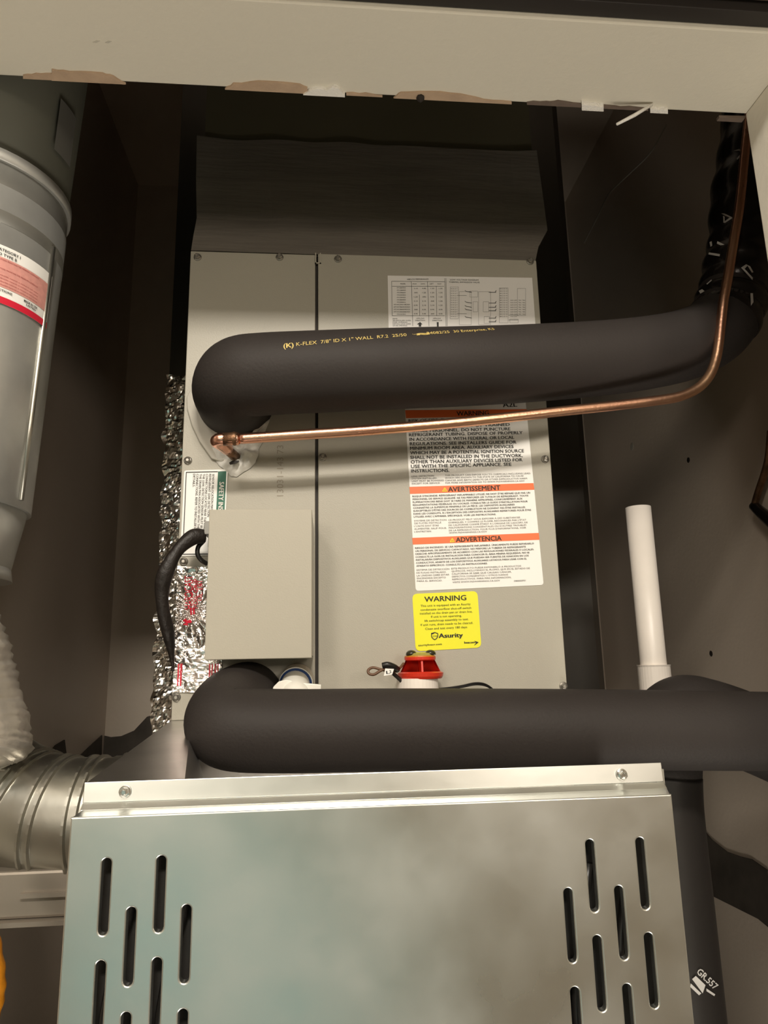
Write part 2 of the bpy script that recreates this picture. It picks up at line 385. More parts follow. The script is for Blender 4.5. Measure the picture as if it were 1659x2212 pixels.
clip.box((p.x-0.003, YC-0.0016, q.z), (p.x-0.0018, YC, p.z)); clip.box((p.x+0.0018, YC-0.0016, q.z), (p.x+0.003, YC, p.z)); clip.box((p.x-0.003, YC-0.0016, q.z), (p.x+0.003, YC, q.z+0.0012))
obj('slot_clip', clip, 'cabinet_smooth', coil)
screw_mesh = None
def screw(x, y, Y, parent, m='screw', r=0.0040, hexr=0.0030):
    p = atY(x, y, Y)
    s = MB().lathe((0,0,0), (0,-1,0), [(0, r), (0.0007, r*0.97), (0.0012, r*0.78)], 18)
    s.lathe((0,0,0), (0,-1,0), [(0.001, hexr), (0.0034, hexr), (0.0041, hexr*0.7), (0.0034, hexr*0.45)], 6)
    o = obj('screw', s, m, parent); o.location = p - (parent.location if parent.type == 'EMPTY' else Vector((0,0,0))); return o
first = screw(427, 556, YC, coil)
for (x, y) in ((604,556),(730,560),(1145,565),(406,995),(697,988),(1177,992),(397,1213),(381,1506),(1217,1482)):
    c = first.copy(); COL.objects.link(c); c.location = atY(x, y, YC-(0.0008 if x > 687 else 0)) - coil.location
# stamped numbers
st = MB(); text_on(st, '13031-143 73', atY(612, 1072, YC-0.0002), atY(612, 962, YC-0.0002), 0.0064)
obj('lettering', st, 'ink_faint', coil)

# grey gasket round the suction pipe and putty round the liquid line
gp = [(508,820),(450,828),(412,845),(404,860),(405,885),(415,920),(432,956),(458,993),(480,1000),(520,985),(550,960),(566,935),(572,900),(560,850)]
o = obj('pipe_gasket', MB().prism([atY(x, y, YC) for x, y in gp], (0,-0.0035,0)), 'gasket', coil, label='light grey gasket plate round the pipe hole', bevel=0.001)
pt = [(452,968),(462,992),(475,1008),(488,1018),(500,1029),(512,1030),(526,1020),(541,1011),(552,999),(557,985),(558,972),(566,957),(572,935),(584,905),(566,906),(545,935),(520,950),(490,955)]
def blob(pts, Y, th, amp, seed):
    P = [atY(x, y, Y) for x, y in pts]; c = sum(P, Vector())/len(P)
    rings = 8; vs = []; fs = []; n0 = len(P); P2 = []
    for i in range(n0):
        for j in range(4): P2.append(P[i].lerp(P[(i+1) % n0], j/4))
    n = len(P2)
    for r in range(rings):
        t = r/rings
        for p in P2:
            q = c.lerp(p, 1-t); h = th*math.sin(min(1, t*2.2)*math.pi/2)
            k = noise.noise(Vector((q.x*160, seed, q.z*160)))
            vs.append(q + Vector((0, -h*(0.75+amp*k) , 0)) + Vector((k*0.001, 0, k*0.001)))
    vs.append(c + Vector((0, -th*0.8, 0)))
    for r in range(rings-1):
        for i in range(n): j = (i+1) % n; fs.append((r*n+i, r*n+j, (r+1)*n+j, (r+1)*n+i))
    for i in range(n): fs.append(((rings-1)*n+i, (rings-1)*n+(i+1) % n, rings*n))
    return MB().add(vs, fs, True)
obj('sealing_putty', blob(pt, YC-0.001, 0.010, 0.9, 3.0), 'putty', coil, label='lumpy white sealing putty')
obj('putty_gap', MB().prism([atY(x, y, YC-0.0118) for x, y in ((495,1000),(503,995),(516,995),(517,998),(505,1003),(497,1004))], (0,-0.0008,0)), 'seam', coil)

# wiring label -------------------------------------------------------------
def z4(x, y): return (835 + x/5.027, 590 + y/5.027)
wl = obj('wiring_label', MB().prism([atY(*z4(x, y), YC-0.0009) for x, y in ((12,28),(1580,52),(1640,900),(28,900))], (0,-0.0003,0)), 'grey_label', coil, label='wiring diagram label behind the upper pipe')
YT = YC-0.0015
g = MB()
def ln(mb, x0, y0, x1, y1, wpx=2.5, zf=z4, Y=YT):
    a = atY(*zf(x0, y0), Y); b = atY(*zf(x1, y1), Y); mb.line(a, b, wpx/5.027*0.00045)
for L in ((55,88,630,92),(55,88,62,462),(62,462,632,462),(60,142,625,142),(270,90,285,575),(445,92,462,575),(357,235,360,462),(540,140,545,462),(632,55,645,575),(645,55,658,575)): ln(g, *L, 3.5)
obj('table_grid', g, 'ink', wl)
g = MB()
text_px(g, 'AIRFLOW PERFORMANCE', z4(222,74), z4(455,72), 3.4, YT)
text_px(g, 'LOW VOLTAGE DIAGRAM', z4(690,78), z4(1000,82), 3.4, YT); text_px(g, 'THERMAL EXPANSION VALVE', z4(680,104), z4(1010,108), 3.4, YT)
text_px(g, 'MODEL', z4(150,122), z4(208,122), 3, YT)
for i in range(12):
    y = 165 + i*26; text_px(g, ['4TXCB003DS3','4TXCB004DS3','4TXCB006DS3','4TXCA018DS3'][i % 4], z4(112-(35 if i > 6 and i < 11 else 0), y), z4(208+(45 if i > 6 and i < 11 else 0), y), 2.6, YT)
for r_ in range(7):
    for cx in (318, 408, 498, 588):
        y = 172 + r_*46; text_px(g, random.choice(['.045','1.25','2.10','0.95']), z4(cx-20, y), z4(cx+20, y), 3, YT)
for (cx, s1) in ((305,'UPFLOW'),(395,'DOWN'),(490,'LEFT'),(575,'RIGHT')): text_px(g, s1, z4(cx-22, 122), z4(cx+22, 122), 2.6, YT)
text_px(g, 'UPFLOW', z4(322,498), z4(412,498), 3, YT); text_px(g, 'DIRECTION', z4(312,520), z4(418,520), 3, YT)
text_px(g, 'UPFLOW', z4(505,498), z4(590,498), 3, YT); text_px(g, 'DIRECTION', z4(498,520), z4(602,520), 3, YT)
for i, s1 in enumerate(('NOTE:','SEE INSTALLERS GUIDE','FOR WIRING','DETAILS AND SIZES','OF AIR OPENINGS')): text_px(g, s1, z4(68, 500+i*19), z4(120 if i == 0 else 225+(i % 2)*38, 500+i*19), 2.6, YT)
g.add([atY(*z4(x, y), YT) for x, y in ((330,556),(363,530),(390,556),(376,556),(376,580),(350,580),(350,556))], [tuple(range(7))])
g.add([atY(*z4(x, y), YT) for x, y in ((545,532),(566,532),(566,580),(548,580))], [(0,1,2,3)])
obj('lettering', g, 'ink', wl)
g = MB()
for (x0, x1, y0, y1) in ((690,780,150,495),(905,990,195,260),(940,990,310,420),(1050,1110,310,420),(1060,1120,470,545),(1225,1320,160,540),(1420,1510,165,460),(790,920,200,560),(1000,1130,560,200),(1340,1430,500,540)):
    for L in ((x0,y0,x1,y0),(x1,y0,x1,y1),(x1,y1,x0,y1),(x0,y1,x0,y0)): ln(g, *L, 2)
for i in range(13):
    y = 175 + i*25
    text_px(g, 'R W G Y', z4(700,y), z4(770,y), 2.4, YT); text_px(g, 'B/C D O', z4(1232,y), z4(1312,y), 2.4, YT)
    if i > 4: text_px(g, 'AUX COM', z4(1345,y), z4(1415,y), 2.2, YT)
    if 4 < i < 12: text_px(g, 'TB1 TB2', z4(1432,y), z4(1505,y), 2.2, YT)
obj('diagram', g, 'ink_soft', wl)
g = MB()
for y in (208, 325, 370, 405, 488):
    ln(g, 862, y-10, 925, y, 6); ln(g, 850, y-22, 868, y-8, 5)
for y in (208, 325, 370, 408, 488, 528):
    ln(g, 1110, y, 1190, y, 6); ln(g, 1180, y-4, 1192, y-20, 6)
for y in (243, 440): ln(g, 770, y, 870, y, 3)
for y in (455, 508): ln(g, 1325, y, 1430, y, 3)
obj('diagram', g, 'ink', wl)

# refrigerant warning label ---------------------------------------------------
def z6(x, y): return (860 + x/4.608, 840 + y/4.608)
a2 = obj('refrigerant_warning_label', MB().prism(rounded_px([z6(*p) for p in ((60,60),(1262,60),(1448,1952),(175,2012))], YC-0.0009, 0.003), (0,-0.0003,0)), 'white_label', coil, label='tall white three-language refrigerant warning label')
def band(pts, m, name='band'):
    return obj(name, MB().prism([atY(*z6(*p), YC-0.0012) for p in pts], (0,-0.0002,0)), m, a2)
band(((70,213),(1279,203),(1287,268),(78,292)), 'orange')
band(((112,976),(1347,938),(1356,1004),(118,1046)), 'orange')
band(((140,1484),(1400,1434),(1407,1502),(146,1550)), 'orange')
g = MB(); YT = YC-0.0018
def T6(s, a, b, c, bold=0.0, mb=None): text_px(mb or g, s, z6(*a), z6(*b), c/4.608, YT, bold)
for s_, a, b, c in (('A2L',(1045,182),(1185,178),50),('WARNING',(585,268),(905,260),50),('RISK OF FIRE. FLAMMABLE REFRIGERANT USED.',(105,332),(1200,300),31),
  ('TO BE REPAIRED ONLY BY TRAINED',(108,392),(1112,368),32),('SERVICE PERSONNEL. DO NOT PUNCTURE',(110,432),(1118,412),33),
  ('REFRIGERANT TUBING. DISPOSE OF PROPERLY',(110,473),(1240,450),33),('IN ACCORDANCE WITH FEDERAL OR LOCAL',(115,518),(1155,497),34),
  ('REGULATIONS. SEE INSTALLERS GUIDE FOR',(118,562),(1178,544),34),('MINIMUM ROOM AREA. AUXILIARY DEVICES',(120,607),(1150,587),34),
  ('WHICH MAY BE A POTENTIAL IGNITION SOURCE',(122,652),(1253,630),34),('SHALL NOT BE INSTALLED IN THE DUCTWORK,',(123,697),(1240,676),34),
  ('OTHER THAN AUXILIARY DEVICES LISTED FOR',(128,742),(1238,720),35),('USE WITH THE SPECIFIC APPLIANCE. SEE',(130,787),(1128,765),35),('INSTRUCTIONS.',(132,833),(510,826),36),
  ('AVERTISSEMENT',(500,1022),(1018,1005),50),('ADVERTENCIA',(577,1524),(1030,1507),49)): T6(s_, a, b, c, 0.012)
obj('lettering', g, 'ink', a2)
g = MB()
for s_, a, b in (('LEAK DETECTION',(133,878),(357,871)),('SYSTEM INSTALLED.',(135,901),(390,894)),('UNIT MUST BE POWERED',(137,926),(458,917)),('EXCEPT FOR SERVICE.',(138,950),(420,942)),
  ('THIS PRODUCT CAN EXPOSE YOU TO CHEMICALS INCLUDING LEAD,',(468,868),(1320,846)),('WHICH ARE KNOWN TO THE STATE OF CALIFORNIA TO CAUSE',(468,893),(1250,872)),
  ('CANCER AND BIRTH DEFECTS OR OTHER REPRODUCTIVE HARM.',(470,918),(1290,897)),('FOR MORE INFORMATION GO TO WWW.P65WARNINGS.CA.GOV',(472,943),(1260,922)),
  ("SYSTÈME DE DÉTECTION",(160,1320),(482,1310)),("DE FUITES INSTALLÉ",(162,1345),(430,1337)),("L'UNITÉ DOIT ÊTRE",(160,1373),(405,1366)),("ALIMENTÉE, SAUF POUR",(162,1401),(482,1391)),("L'ENTRETIEN.",(162,1429),(335,1423)),
  ("CE PRODUIT PEUT VOUS EXPOSER À DES SUBSTANCES",(500,1312),(1215,1285)),("CHIMIQUES, Y COMPRIS LE PLOMB, RECONNUES PAR L'ÉTAT",(502,1338),(1277,1309)),("DE CALIFORNIE COMME ÉTANT À L'ORIGINE DE CANCERS, DE",(503,1364),(1290,1335)),
  ("MALFORMATIONS CONGÉNITALES OU D'AUTRES TROUBLES",(505,1390),(1277,1361)),("DE LA REPRODUCTION. POUR PLUS D'INFORMATIONS, VOIR",(507,1416),(1275,1388)),("WWW.P65WARNINGS.CA.GOV",(508,1440),(885,1427)),
  ("SISTEMA DE DETECCIÓN",(183,1810),(510,1799)),("DE FUGAS INSTALADO.",(183,1838),(480,1829)),("LA UNIDAD DEBE ESTAR",(185,1866),(510,1855)),("ENCENDIDA EXCEPTO",(187,1893),(475,1884)),("PARA EL SERVICIO.",(188,1921),(440,1914)),
  ("ESTE PRODUCTO PUEDE EXPONERLO A PRODUCTOS",(530,1796),(1225,1769)),("QUÍMICOS, INCLUYENDO EL PLOMO, QUE EN EL ESTADO DE",(533,1822),(1312,1791)),("CALIFORNIA SE SABE QUE CAUSAN CÁNCER,",(535,1849),(1130,1827)),
  ("DEFECTOS CONGÉNITOS U OTROS DAÑOS",(537,1876),(1095,1856)),("REPRODUCTIVOS. PARA MÁS INFORMACIÓN,",(540,1903),(1128,1882)),("VISITE WWW.P65WARNINGS.CA.GOV",(542,1932),(1015,1914)),("D800050P01",(1155,1919),(1270,1914))):
    T6(s_, a, b, 16 if s_[0] != 'D8' else 9)
obj('lettering', g, 'ink_soft', a2)
g = MB()
for s_, a, b in (("RISQUE D'INCENDIE. RÉFRIGÉRANT INFLAMMABLE UTILISÉ. NE DOIT ÊTRE RÉPARÉ QUE PAR UN",(143,1077),(1315,1040)),("PERSONNEL DE SERVICE QUALIFIÉ. NE PAS PERFORER LES TUYAUX DE RÉFRIGÉRANT. TOUTE",(145,1106),(1297,1069)),
  ("ÉLIMINATION DES BIENS DOIT SE FAIRE DE MANIÈRE APPROPRIÉE, CONFORMÉMENT AUX",(147,1135),(1238,1099)),("RÉGLEMENTATIONS FÉDÉRALES OU LOCALES. CONSULTER LE GUIDE D'INSTALLATION POUR",(148,1164),(1290,1126)),
  ("CONNAÎTRE LA SUPERFICIE MINIMALE DE LA PIÈCE. LES DISPOSITIFS AUXILIAIRES",(150,1193),(1160,1158)),("SUSCEPTIBLES D'ÊTRE DES SOURCES DE COMBUSTION NE DOIVENT PAS ÊTRE INSTALLÉS",(152,1222),(1265,1184)),
  ("DANS LES CONDUITS, À L'EXCEPTION DES DISPOSITIFS AUXILIAIRES RÉPERTORIÉS POUR ÊTRE",(153,1251),(1325,1212)),("UTILISÉS AVEC L'APPAREIL SPÉCIFIQUE. VOIR LES INSTRUCTIONS.",(155,1281),(975,1255)),
  ("RIESGO DE INCENDIO. SE USA REFRIGERANTE INFLAMABLE. ÚNICAMENTE PUEDE REPARARLO",(170,1592),(1352,1545)),("UN PERSONAL DE SERVICIO CAPACITADO. NO PERFORE LA TUBERÍA DE REFRIGERANTE",(172,1622),(1272,1578)),
  ("DESECHE APROPIADAMENTE DE ACUERDO CON LAS REGULACIONES FEDERALES O LOCALES.",(173,1651),(1353,1604)),("CONSULTE LA GUÍA DE INSTALACIÓN PARA CONOCER EL ÁREA MÍNIMA REQUERIDA. NO SE",(175,1681),(1308,1636)),
  ("INSTALARÁN DISPOSITIVOS AUXILIARES QUE PUEDAN SER FUENTES DE IGNICIÓN EN LOS",(178,1710),(1300,1666)),("CONDUCTOS, APARTE DE LOS DISPOSITIVOS AUXILIARES LISTADOS PARA USAR CON EL",(180,1740),(1282,1697)),("APARATO ESPECÍFICO. CONSULTE LAS INSTRUCCIONES.",(182,1770),(890,1744))):
    T6(s_, a, b, 17, 0.01)
obj('lettering', g, 'ink', a2)
g = MB()
for (x0, y0) in ((442, 1020), (517, 1524)):
    for a, b in (((x0,y0),(x0+44,y0-1)),((x0+44,y0-1),(x0+22,y0-36)),((x0+22,y0-36),(x0,y0)),((x0+22,y0-8),(x0+22,y0-24))):
        g.line(atY(*z6(*a), YT), atY(*z6(*b), YT), 0.0006)
obj('warning_triangle', g, 'yellow', a2)

# yellow warning label ----------------------------------------------------------
def zy(x, y): return (885 + x/10.369, 1270 + y/10.369)
yl = obj('yellow_warning_label', MB().prism(rounded_px([zy(*p) for p in ((55,135),(1515,70),(1605,1335),(135,1420))], YC-0.0009, 0.005), (0,-0.0004,0)), 'yellow', coil, label='square yellow overflow switch warning label')
g = MB()
def TY(s, a, b, c, bold=0.0): text_px(g, s, zy(*a), zy(*b), c/10.369, YT, bold)
TY('WARNING', (335,310), (1268,270), 120, 0.012)
for s_, a, b in (('This unit is equipped with an Asurity',(245,425),(1365,380)),('condensate overflow shut-off switch',(245,512),(1378,465)),('installed on the drain pan or drain line.',(228,595),(1405,548)),
    ('If unit is not operating,',(478,668),(1165,640)),('lift switch/cap assembly to test.',(335,760),(1320,718)),('If unit runs, drain needs to be cleared.',(245,850),(1420,800)),('Clean and test every 180 days.',(348,938),(1300,895))):
    TY(s_, a, b, 48)
TY('Asurity', (655,1118), (1190,1098), 100, 0.03)
TY('asurityhvacr.com', (195,1305), (720,1275), 44, 0.01); TY('beacon', (1225,1245), (1450,1236), 48, 0.03)
g.add([atY(*zy(x, y), YT) for x, y in ((1440,1182),(1545,1216),(1440,1292),(1492,1222),(1445,1222),(1470,1205))], [tuple(range(6))])
sh = [(487,1015),(520,1010),(560,995),(600,1010),(630,1018),(632,1080),(605,1130),(560,1160),(515,1130),(490,1085)]
for i in range(len(sh)): g.line(atY(*zy(*sh[i]), YT), atY(*zy(*sh[(i+1) % len(sh)]), YT), 0.0007)
g.add([atY(*zy(x, y), YT) for x, y in ((490,1018),(550,1002),(560,1015),(500,1040))], [(0,1,2,3)])
TY('DW', (520,1100), (625,1095), 38)
obj('lettering', g, 'ink', yl)

# green safety label -------------------------------------------------------------
def z8(x, y): return (300 + x/3.567, 980 + y/3.567)
sl = obj('safety_label', MB().prism(rounded_px([z8(*p) for p in ((350,130),(686,121),(655,780),(318,790))], YC-0.0006, 0.002), (0,-0.0003,0)), 'white_label', coil, label='white safety label with green side band')
obj('band', MB().prism([atY(*z8(*p), YC-0.0009) for p in ((610,137),(674,135),(645,770),(580,772))], (0,-0.0002,0)), 'green', sl)
g = MB()
for a, b in (((365,143),(608,138)),((365,143),(338,774)),((338,774),(580,772))): g.line(atY(*z8(*a), YC-0.0014), atY(*z8(*b), YC-0.0014), 0.0007)
for i, s_ in enumerate(('SENSOR RELOCATION MAY BE REQUIRED.','REFRIGERANT LEAK DETECTION','CONNECTIONS LOCATED NEAR THE COIL.','THE LEAK DETECTION SENSOR MUST BE','THE DRAIN PAN ASSOCIATED WITH THESE','CONNECTIONS. REFER TO INSTALLER\'S GUIDE','DETAILS.')):
    x = 565 - i*24.5; L = 24*len(s_)*0.53
    text_on(g, s_, atY(*z8(x, 155), YC-0.0014), atY(*z8(x-L*0.045, 155+L), YC-0.0014), 0.0022)
obj('lettering', g, 'ink', sl)
g = MB(); text_on(g, 'SAFETY INSTRUCTIONS', atY(*z8(621, 218), YC-0.0015), atY(*z8(600, 680), YC-0.0015), 0.0046, bold=0.02)
obj('lettering', g, 'white_ink', sl)

# crinkled foil tape patch on the cabinet ------------------------------------------
def z8c(x, y): return z8(x, y)
def foil_sheet(c00, c10, c11, c01, nu, nv, amp, scale, radial=None, drift=0.0):
    vs = []; fs = []
    for j in range(nv+1):
        for i in range(nu+1):
            u = i/nu; v = j/nv
            p = c00.lerp(c10, u).lerp(c01.lerp(c11, u), v)
            q = Vector((p.x*scale, p.y*scale, p.z*scale*1.7))
            h = noise.noise(q) + 0.7*abs(noise.noise(q*2.3)) + 0.10*noise.noise(q*5.1)
            if radial is not None:
                d = p - radial; an = math.atan2(d.z, d.x); rr = d.length
                h += 1.1*math.sin(an*11 + 3*noise.noise(q*0.6))*math.exp(-rr/0.03)
            e = 4*u*(1-u)
            vs.append(p + Vector((noise.noise(q+Vector((9,0,0)))*drift*(1 if i in (0, nu) else 0), -abs(h)*amp-0.0005, 0)))
    for j in range(nv):
        for i in range(nu):
            a = j*(nu+1)+i; fs.append((a, a+1, a+nu+2, a+nu+1))
    return MB().add(vs, fs, False)
c00, c10, c11, c01 = [atY(*z8(x, y), YC-0.0008) for x, y in ((300,868),(640,880),(640,1835),(262,1840))]
fp = obj('foil_tape_patch', foil_sheet(c00, c10, c11, c01, 70, 150, 0.0018, 60, radial=atY(*z8(420,1215), YC)), 'foil_tape', coil, label='crinkled silver foil tape patch with red print')
g = MB(); YK = YC-0.0056
text_on(g, 'HARDCAST', atY(*z8(412,1195), YK), atY(*z8(412,935), YK), 0.0078, bold=0.0)
text_on(g, 'FOIL GRIP', atY(*z8(450,1190), YK), atY(*z8(450,960), YK), 0.004)
text_on(g, 'UL 181', atY(*z8(485,1130), YK), atY(*z8(485,980), YK), 0.004)
for L in ((395,1185,400,1240),(418,1185,422,1235)): g.line(atY(*z8(L[0],L[1]), YK), atY(*z8(L[2],L[3]), YK), 0.0016)
g.add([atY(*z8(x, y), YK) for x, y in ((330,1285),(362,1268),(366,1282),(402,1280),(405,1302),(372,1305),(375,1322),(335,1318),(358,1300))], [tuple(range(9))])
for x in (540, 560, 585, 605, 300, 320): g.line(atY(*z8(x, 1620), YK), atY(*z8(x-6, 1790), YK), 0.0008 if x > 400 else 0.0012)
rad_c = atY(*z8(420,1215), YC)
for v in g.v:                                       # the print follows the wrinkles of the foil
    q = Vector((v.x*60, (YC-0.0008)*60, v.z*60*1.7)); dd = Vector((v.x-rad_c.x, 0, v.z-rad_c.z))
    h = noise.noise(q) + 0.7*abs(noise.noise(q*2.3)) + 0.10*noise.noise(q*5.1) + 1.1*math.sin(math.atan2(dd.z, dd.x)*11 + 3*noise.noise(q*0.6))*math.exp(-dd.length/0.03)
    v.y = YC - 0.0008 - 0.0005 - abs(h)*0.0018 - 0.0010
obj('lettering', g, 'red_print', fp)

# ------------------------------------------------------------------ plenum above the coil
pl = thing('supply_plenum', (0.048, 0.9, ZT), 'dark sheet plenum standing on the coil cabinet up into the shade', 'duct')
z1 = atY(800, 322, 0.68).z
wv = []; nseg = 24
front = [atY(412,549,YC+0.004), atY(1157,549,YC+0.004)]
f_ = [Vector((CL+0.001, YC+0.003, ZT)), Vector((CR_-0.001, YC+0.003, ZT)), Vector((CR_+0.020, 0.68, ZT+0.045)), Vector((CR_+0.018, 0.70, z1)), Vector((CL+0.002, 0.70, z1)), Vector((CL+0.0, 0.68, ZT+0.045))]
mbp = MB()
vs = []; fs = []
prof = [(0, 0.0, 0.0, 0.0), (0.02, -0.001, 0.006, 0.004), (0.045, -0.002, 0.020, 0.012), (0.09, 0.0, 0.018, 0.012), (z1-ZT, 0.002, 0.016, 0.016)]
for (dz, ex, exr, dy) in prof:
    for i in range(nseg+1):
        u = i/nseg; x = (CL-ex) + u*((CR_+exr)-(CL-ex))
        wob = 0.002*noise.noise(Vector((x*20, dz*60, 1)))
        zz = ZT + dz + (0.004*noise.noise(Vector((x*18, 0, 5))) if dz == prof[-1][0] else 0)
        vs.append(Vector((x, YC+0.002+dy+wob, zz)))
    vs.append(Vector((CR_+exr, 0.92, ZT+dz))); vs.append(Vector((CL-ex, 0.92, ZT+dz)))
R_ = nseg+3
for j in range(len(prof)-1):
    for i in range(R_):
        k = (i+1) % R_; fs.append((j*R_+i, j*R_+k, (j+1)*R_+k, (j+1)*R_+i))
fs.append(tuple(reversed(range(R_)))); fs.append(tuple(range((len(prof)-1)*R_, len(prof)*R_)))
obj('plenum_wrap', MB().add(vs, fs), 'canvas', pl)
obj('plenum_box', MB().box((CL+0.006, YC+0.022, z1-0.01), (CR_+0.012, 0.92, ZC)), 'plenum', pl)

# ------------------------------------------------------------------ foil-faced duct left of the cabinet, dull steel duct to the right
p0 = atY(330, 1560, 0.92).x
fd = thing('foil_wrapped_duct', (-0.165, 1.0, ZP), 'duct wrapped in crinkled bright foil, standing just left of the coil cabinet', 'duct')
XFL, XFR = atY(358, 900, 0.90).x, CL-0.002
sh_ = foil_sheet(Vector((XFL, 0.90, EYE-0.30)), Vector((XFR, 0.90, EYE-0.30)), Vector((XFR, 0.90, atY(360,812,.90).z)), Vector((XFL, 0.90, atY(360,812,.90).z)), 30, 260, 0.010, 30, drift=0.006)
obj('foil_facing', sh_, 'foil', fd)
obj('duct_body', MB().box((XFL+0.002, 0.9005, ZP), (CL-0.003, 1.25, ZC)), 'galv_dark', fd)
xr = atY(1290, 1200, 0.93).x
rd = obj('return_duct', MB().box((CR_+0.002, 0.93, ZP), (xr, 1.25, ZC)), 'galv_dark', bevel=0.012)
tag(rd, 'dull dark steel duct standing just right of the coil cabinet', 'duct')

# ------------------------------------------------------------------ control box
BX0, BX1 = -0.0953, -0.0078; BZ0, BZ1 = EYE+0.0052, EYE+0.1315
cb = thing('control_box', (-0.05, 0.63, BZ0), 'smooth beige rectangular control box mounted on the left cabinet panel', 'control box')
obj('cover', MB().box((BX0, 0.600, BZ0), (BX1, 0.6015, BZ1)), 'cabinet_smooth', cb, bevel=0.0006)
s = MB().box((BX0, 0.6015, BZ0), (BX0+0.0012, 0.640, BZ1)); s.box((BX1-0.0012, 0.6015, BZ0), (BX1, 0.640, BZ1)); s.box((BX0+0.0012, 0.6015, BZ1-0.0012), (BX1-0.0012, 0.640, BZ1)); s.box((BX0+0.0012, 0.6015, BZ0), (BX1-0.0012, 0.640, BZ0+0.0012))
obj('cover_flange', s, 'cabinet_smooth', cb)
obj('back_box', MB().box((BX0+0.002, 0.620, BZ0+0.002), (BX1+0.0005, YC-0.0002, BZ1-0.003)), 'cabinet', cb)
pc = atY(438, 1152, 0.628)
obj('connector', MB().box((BX0-0.0075, 0.622, pc.z-0.002), (BX0-0.0005, 0.640, pc.z+0.010)).box((BX0-0.0035, 0.620, pc.z-0.014), (BX0-0.0005, 0.642, pc.z-0.003)), 'grey_plastic', cb, label='grey plug on the left side of the box', bevel=0.0008)
cp = pxpath([(441,1158,.627),(418,1160,.622),(392,1180,.618),(372,1208,.615),(357,1240,.615),(350,1275,.618),(353,1320,.622),(362,1360,.630),(368,1395,.638),(372,1428,.646),(374,1450,.648)], 8)
tag(obj('taped_cable', MB().tube(cp, lambda t: (0.0062 + 0.0009*math.sin(t*19)) * (1 if t < 0.62 else max(0.18, 1-(t-0.62)*2.3)), 12, flat=0.8), mat('cloth_tape', (0.014, 0.010, 0.008, 1), 0.5, bump=0.6, bscale=180)), 'black taped cable curving down left from the control box plug', 'cable')
cp = pxpath([(438,1170,.634),(428,1182,.632),(427,1198,.632),(435,1210,.634),(447,1218,.638)], 6)
tag(obj('short_cable', MB().tube(cp, 0.0021, 10), 'black_plastic'), 'short black wire loop tucked beside the lower left of the control box', 'cable')

# ------------------------------------------------------------------ upper insulated suction line
up_pts = [(514,880,.668),(506,858,.642),(503,838,.618),(520,816,.603),(570,809,.598),(700,803,.596),(850,797,.597),(1000,792,.602),(1150,785,.612),(1300,774,.626),(1400,762,.636),(1480,745,.646),(1540,716,.655),(1572,672,.660),(1586,620,.660)]
R1 = 0.0365
up = pxpath(up_pts, 10)
us = thing('upper_insulated_pipe', tuple(up[0]), 'thick black foam-insulated pipe running across the upper cabinet behind the copper line', 'pipe')
obj('insulation', MB().tube(up, lambda t: R1*(1.0 if t < 0.9 else 1.0-0.06*(t-0.9)*10), 48), 'foam', us)
tp = pxpath([(1560,700,.659),(1578,655,.660),(1588,615,.660),(1600,560,.660),(1606,500,.660),(1612,420,.660),(1622,340,.660),(1636,240,.660),(1660,90,.660)], 8)
def tr(t): return 0.0362 + 0.0013*math.sin(t*60) + 0.0008*math.sin(t*23)
tw = obj('tape_wrap', MB().tube(tp, tr, 40), 'tape_black', us, label='glossy black tape wrap with white print')
# white print fragments on the tape: angular flat figures wrapped on its surface
g = MB()
def on_front(x, y, r=0.0378, Y0=.660):
    best = min(tp, key=lambda q: abs(q.z - atY(x, y, .63).z)); 
    r_ = ray(x, y); o = Vector((0,0,EYE)); d = r_.normalized()
    # nearest hit of a vertical cylinder about the tape axis
    cx, cy = best.x, best.y; A = d.x*d.x+d.y*d.y; B = 2*(d.x*(-cx)+d.y*(-cy)); C = cx*cx+cy*cy-r*r; D = B*B-4*A*C
    if D <= 0: return None
    return o + d*((-B-math.sqrt(D))/(2*A))
def ztape(x, y): return (1480 + x/4.096, 240 + y/4.096)
for poly in (((318,905),(345,905),(415,938),(408,950),(352,925)),((400,938),(420,945),(352,990),(335,985)),((335,925),(350,935),(350,988),(338,985)),
             ((285,1150),(360,1188),(350,1205),(280,1172)),((210,1250),(308,1265),(305,1285),(205,1268)),((215,1160),(235,1150),(240,1190),(225,1200)),
             ((495,1385),(540,1355),(555,1365),(525,1398)),((495,1385),(525,1395),(600,1475),(595,1495)),((545,1358),(575,1372),(605,1425),(590,1430)),
             ((120,1590),(150,1575),(172,1592),(135,1615)),((188,1528),(232,1490),(235,1500),(195,1535)),((160,1655),(240,1620),(250,1640),(200,1665)),((195,1660),(220,1655),(248,1725),(235,1728)),
             ((578,1610),(600,1612),(605,1690),(582,1722)),((410,1900),(440,1905),(445,1925),(415,1920)),((430,350),(480,335),(515,370),(505,378),(478,350)),((505,360),(520,372),(462,430),(455,420))):
    P = [on_front(*ztape(x, y)) for x, y in poly]
    if all(P): g.add(P, [tuple(range(len(P)))])
obj('printing', g, 'tape_print', tw)
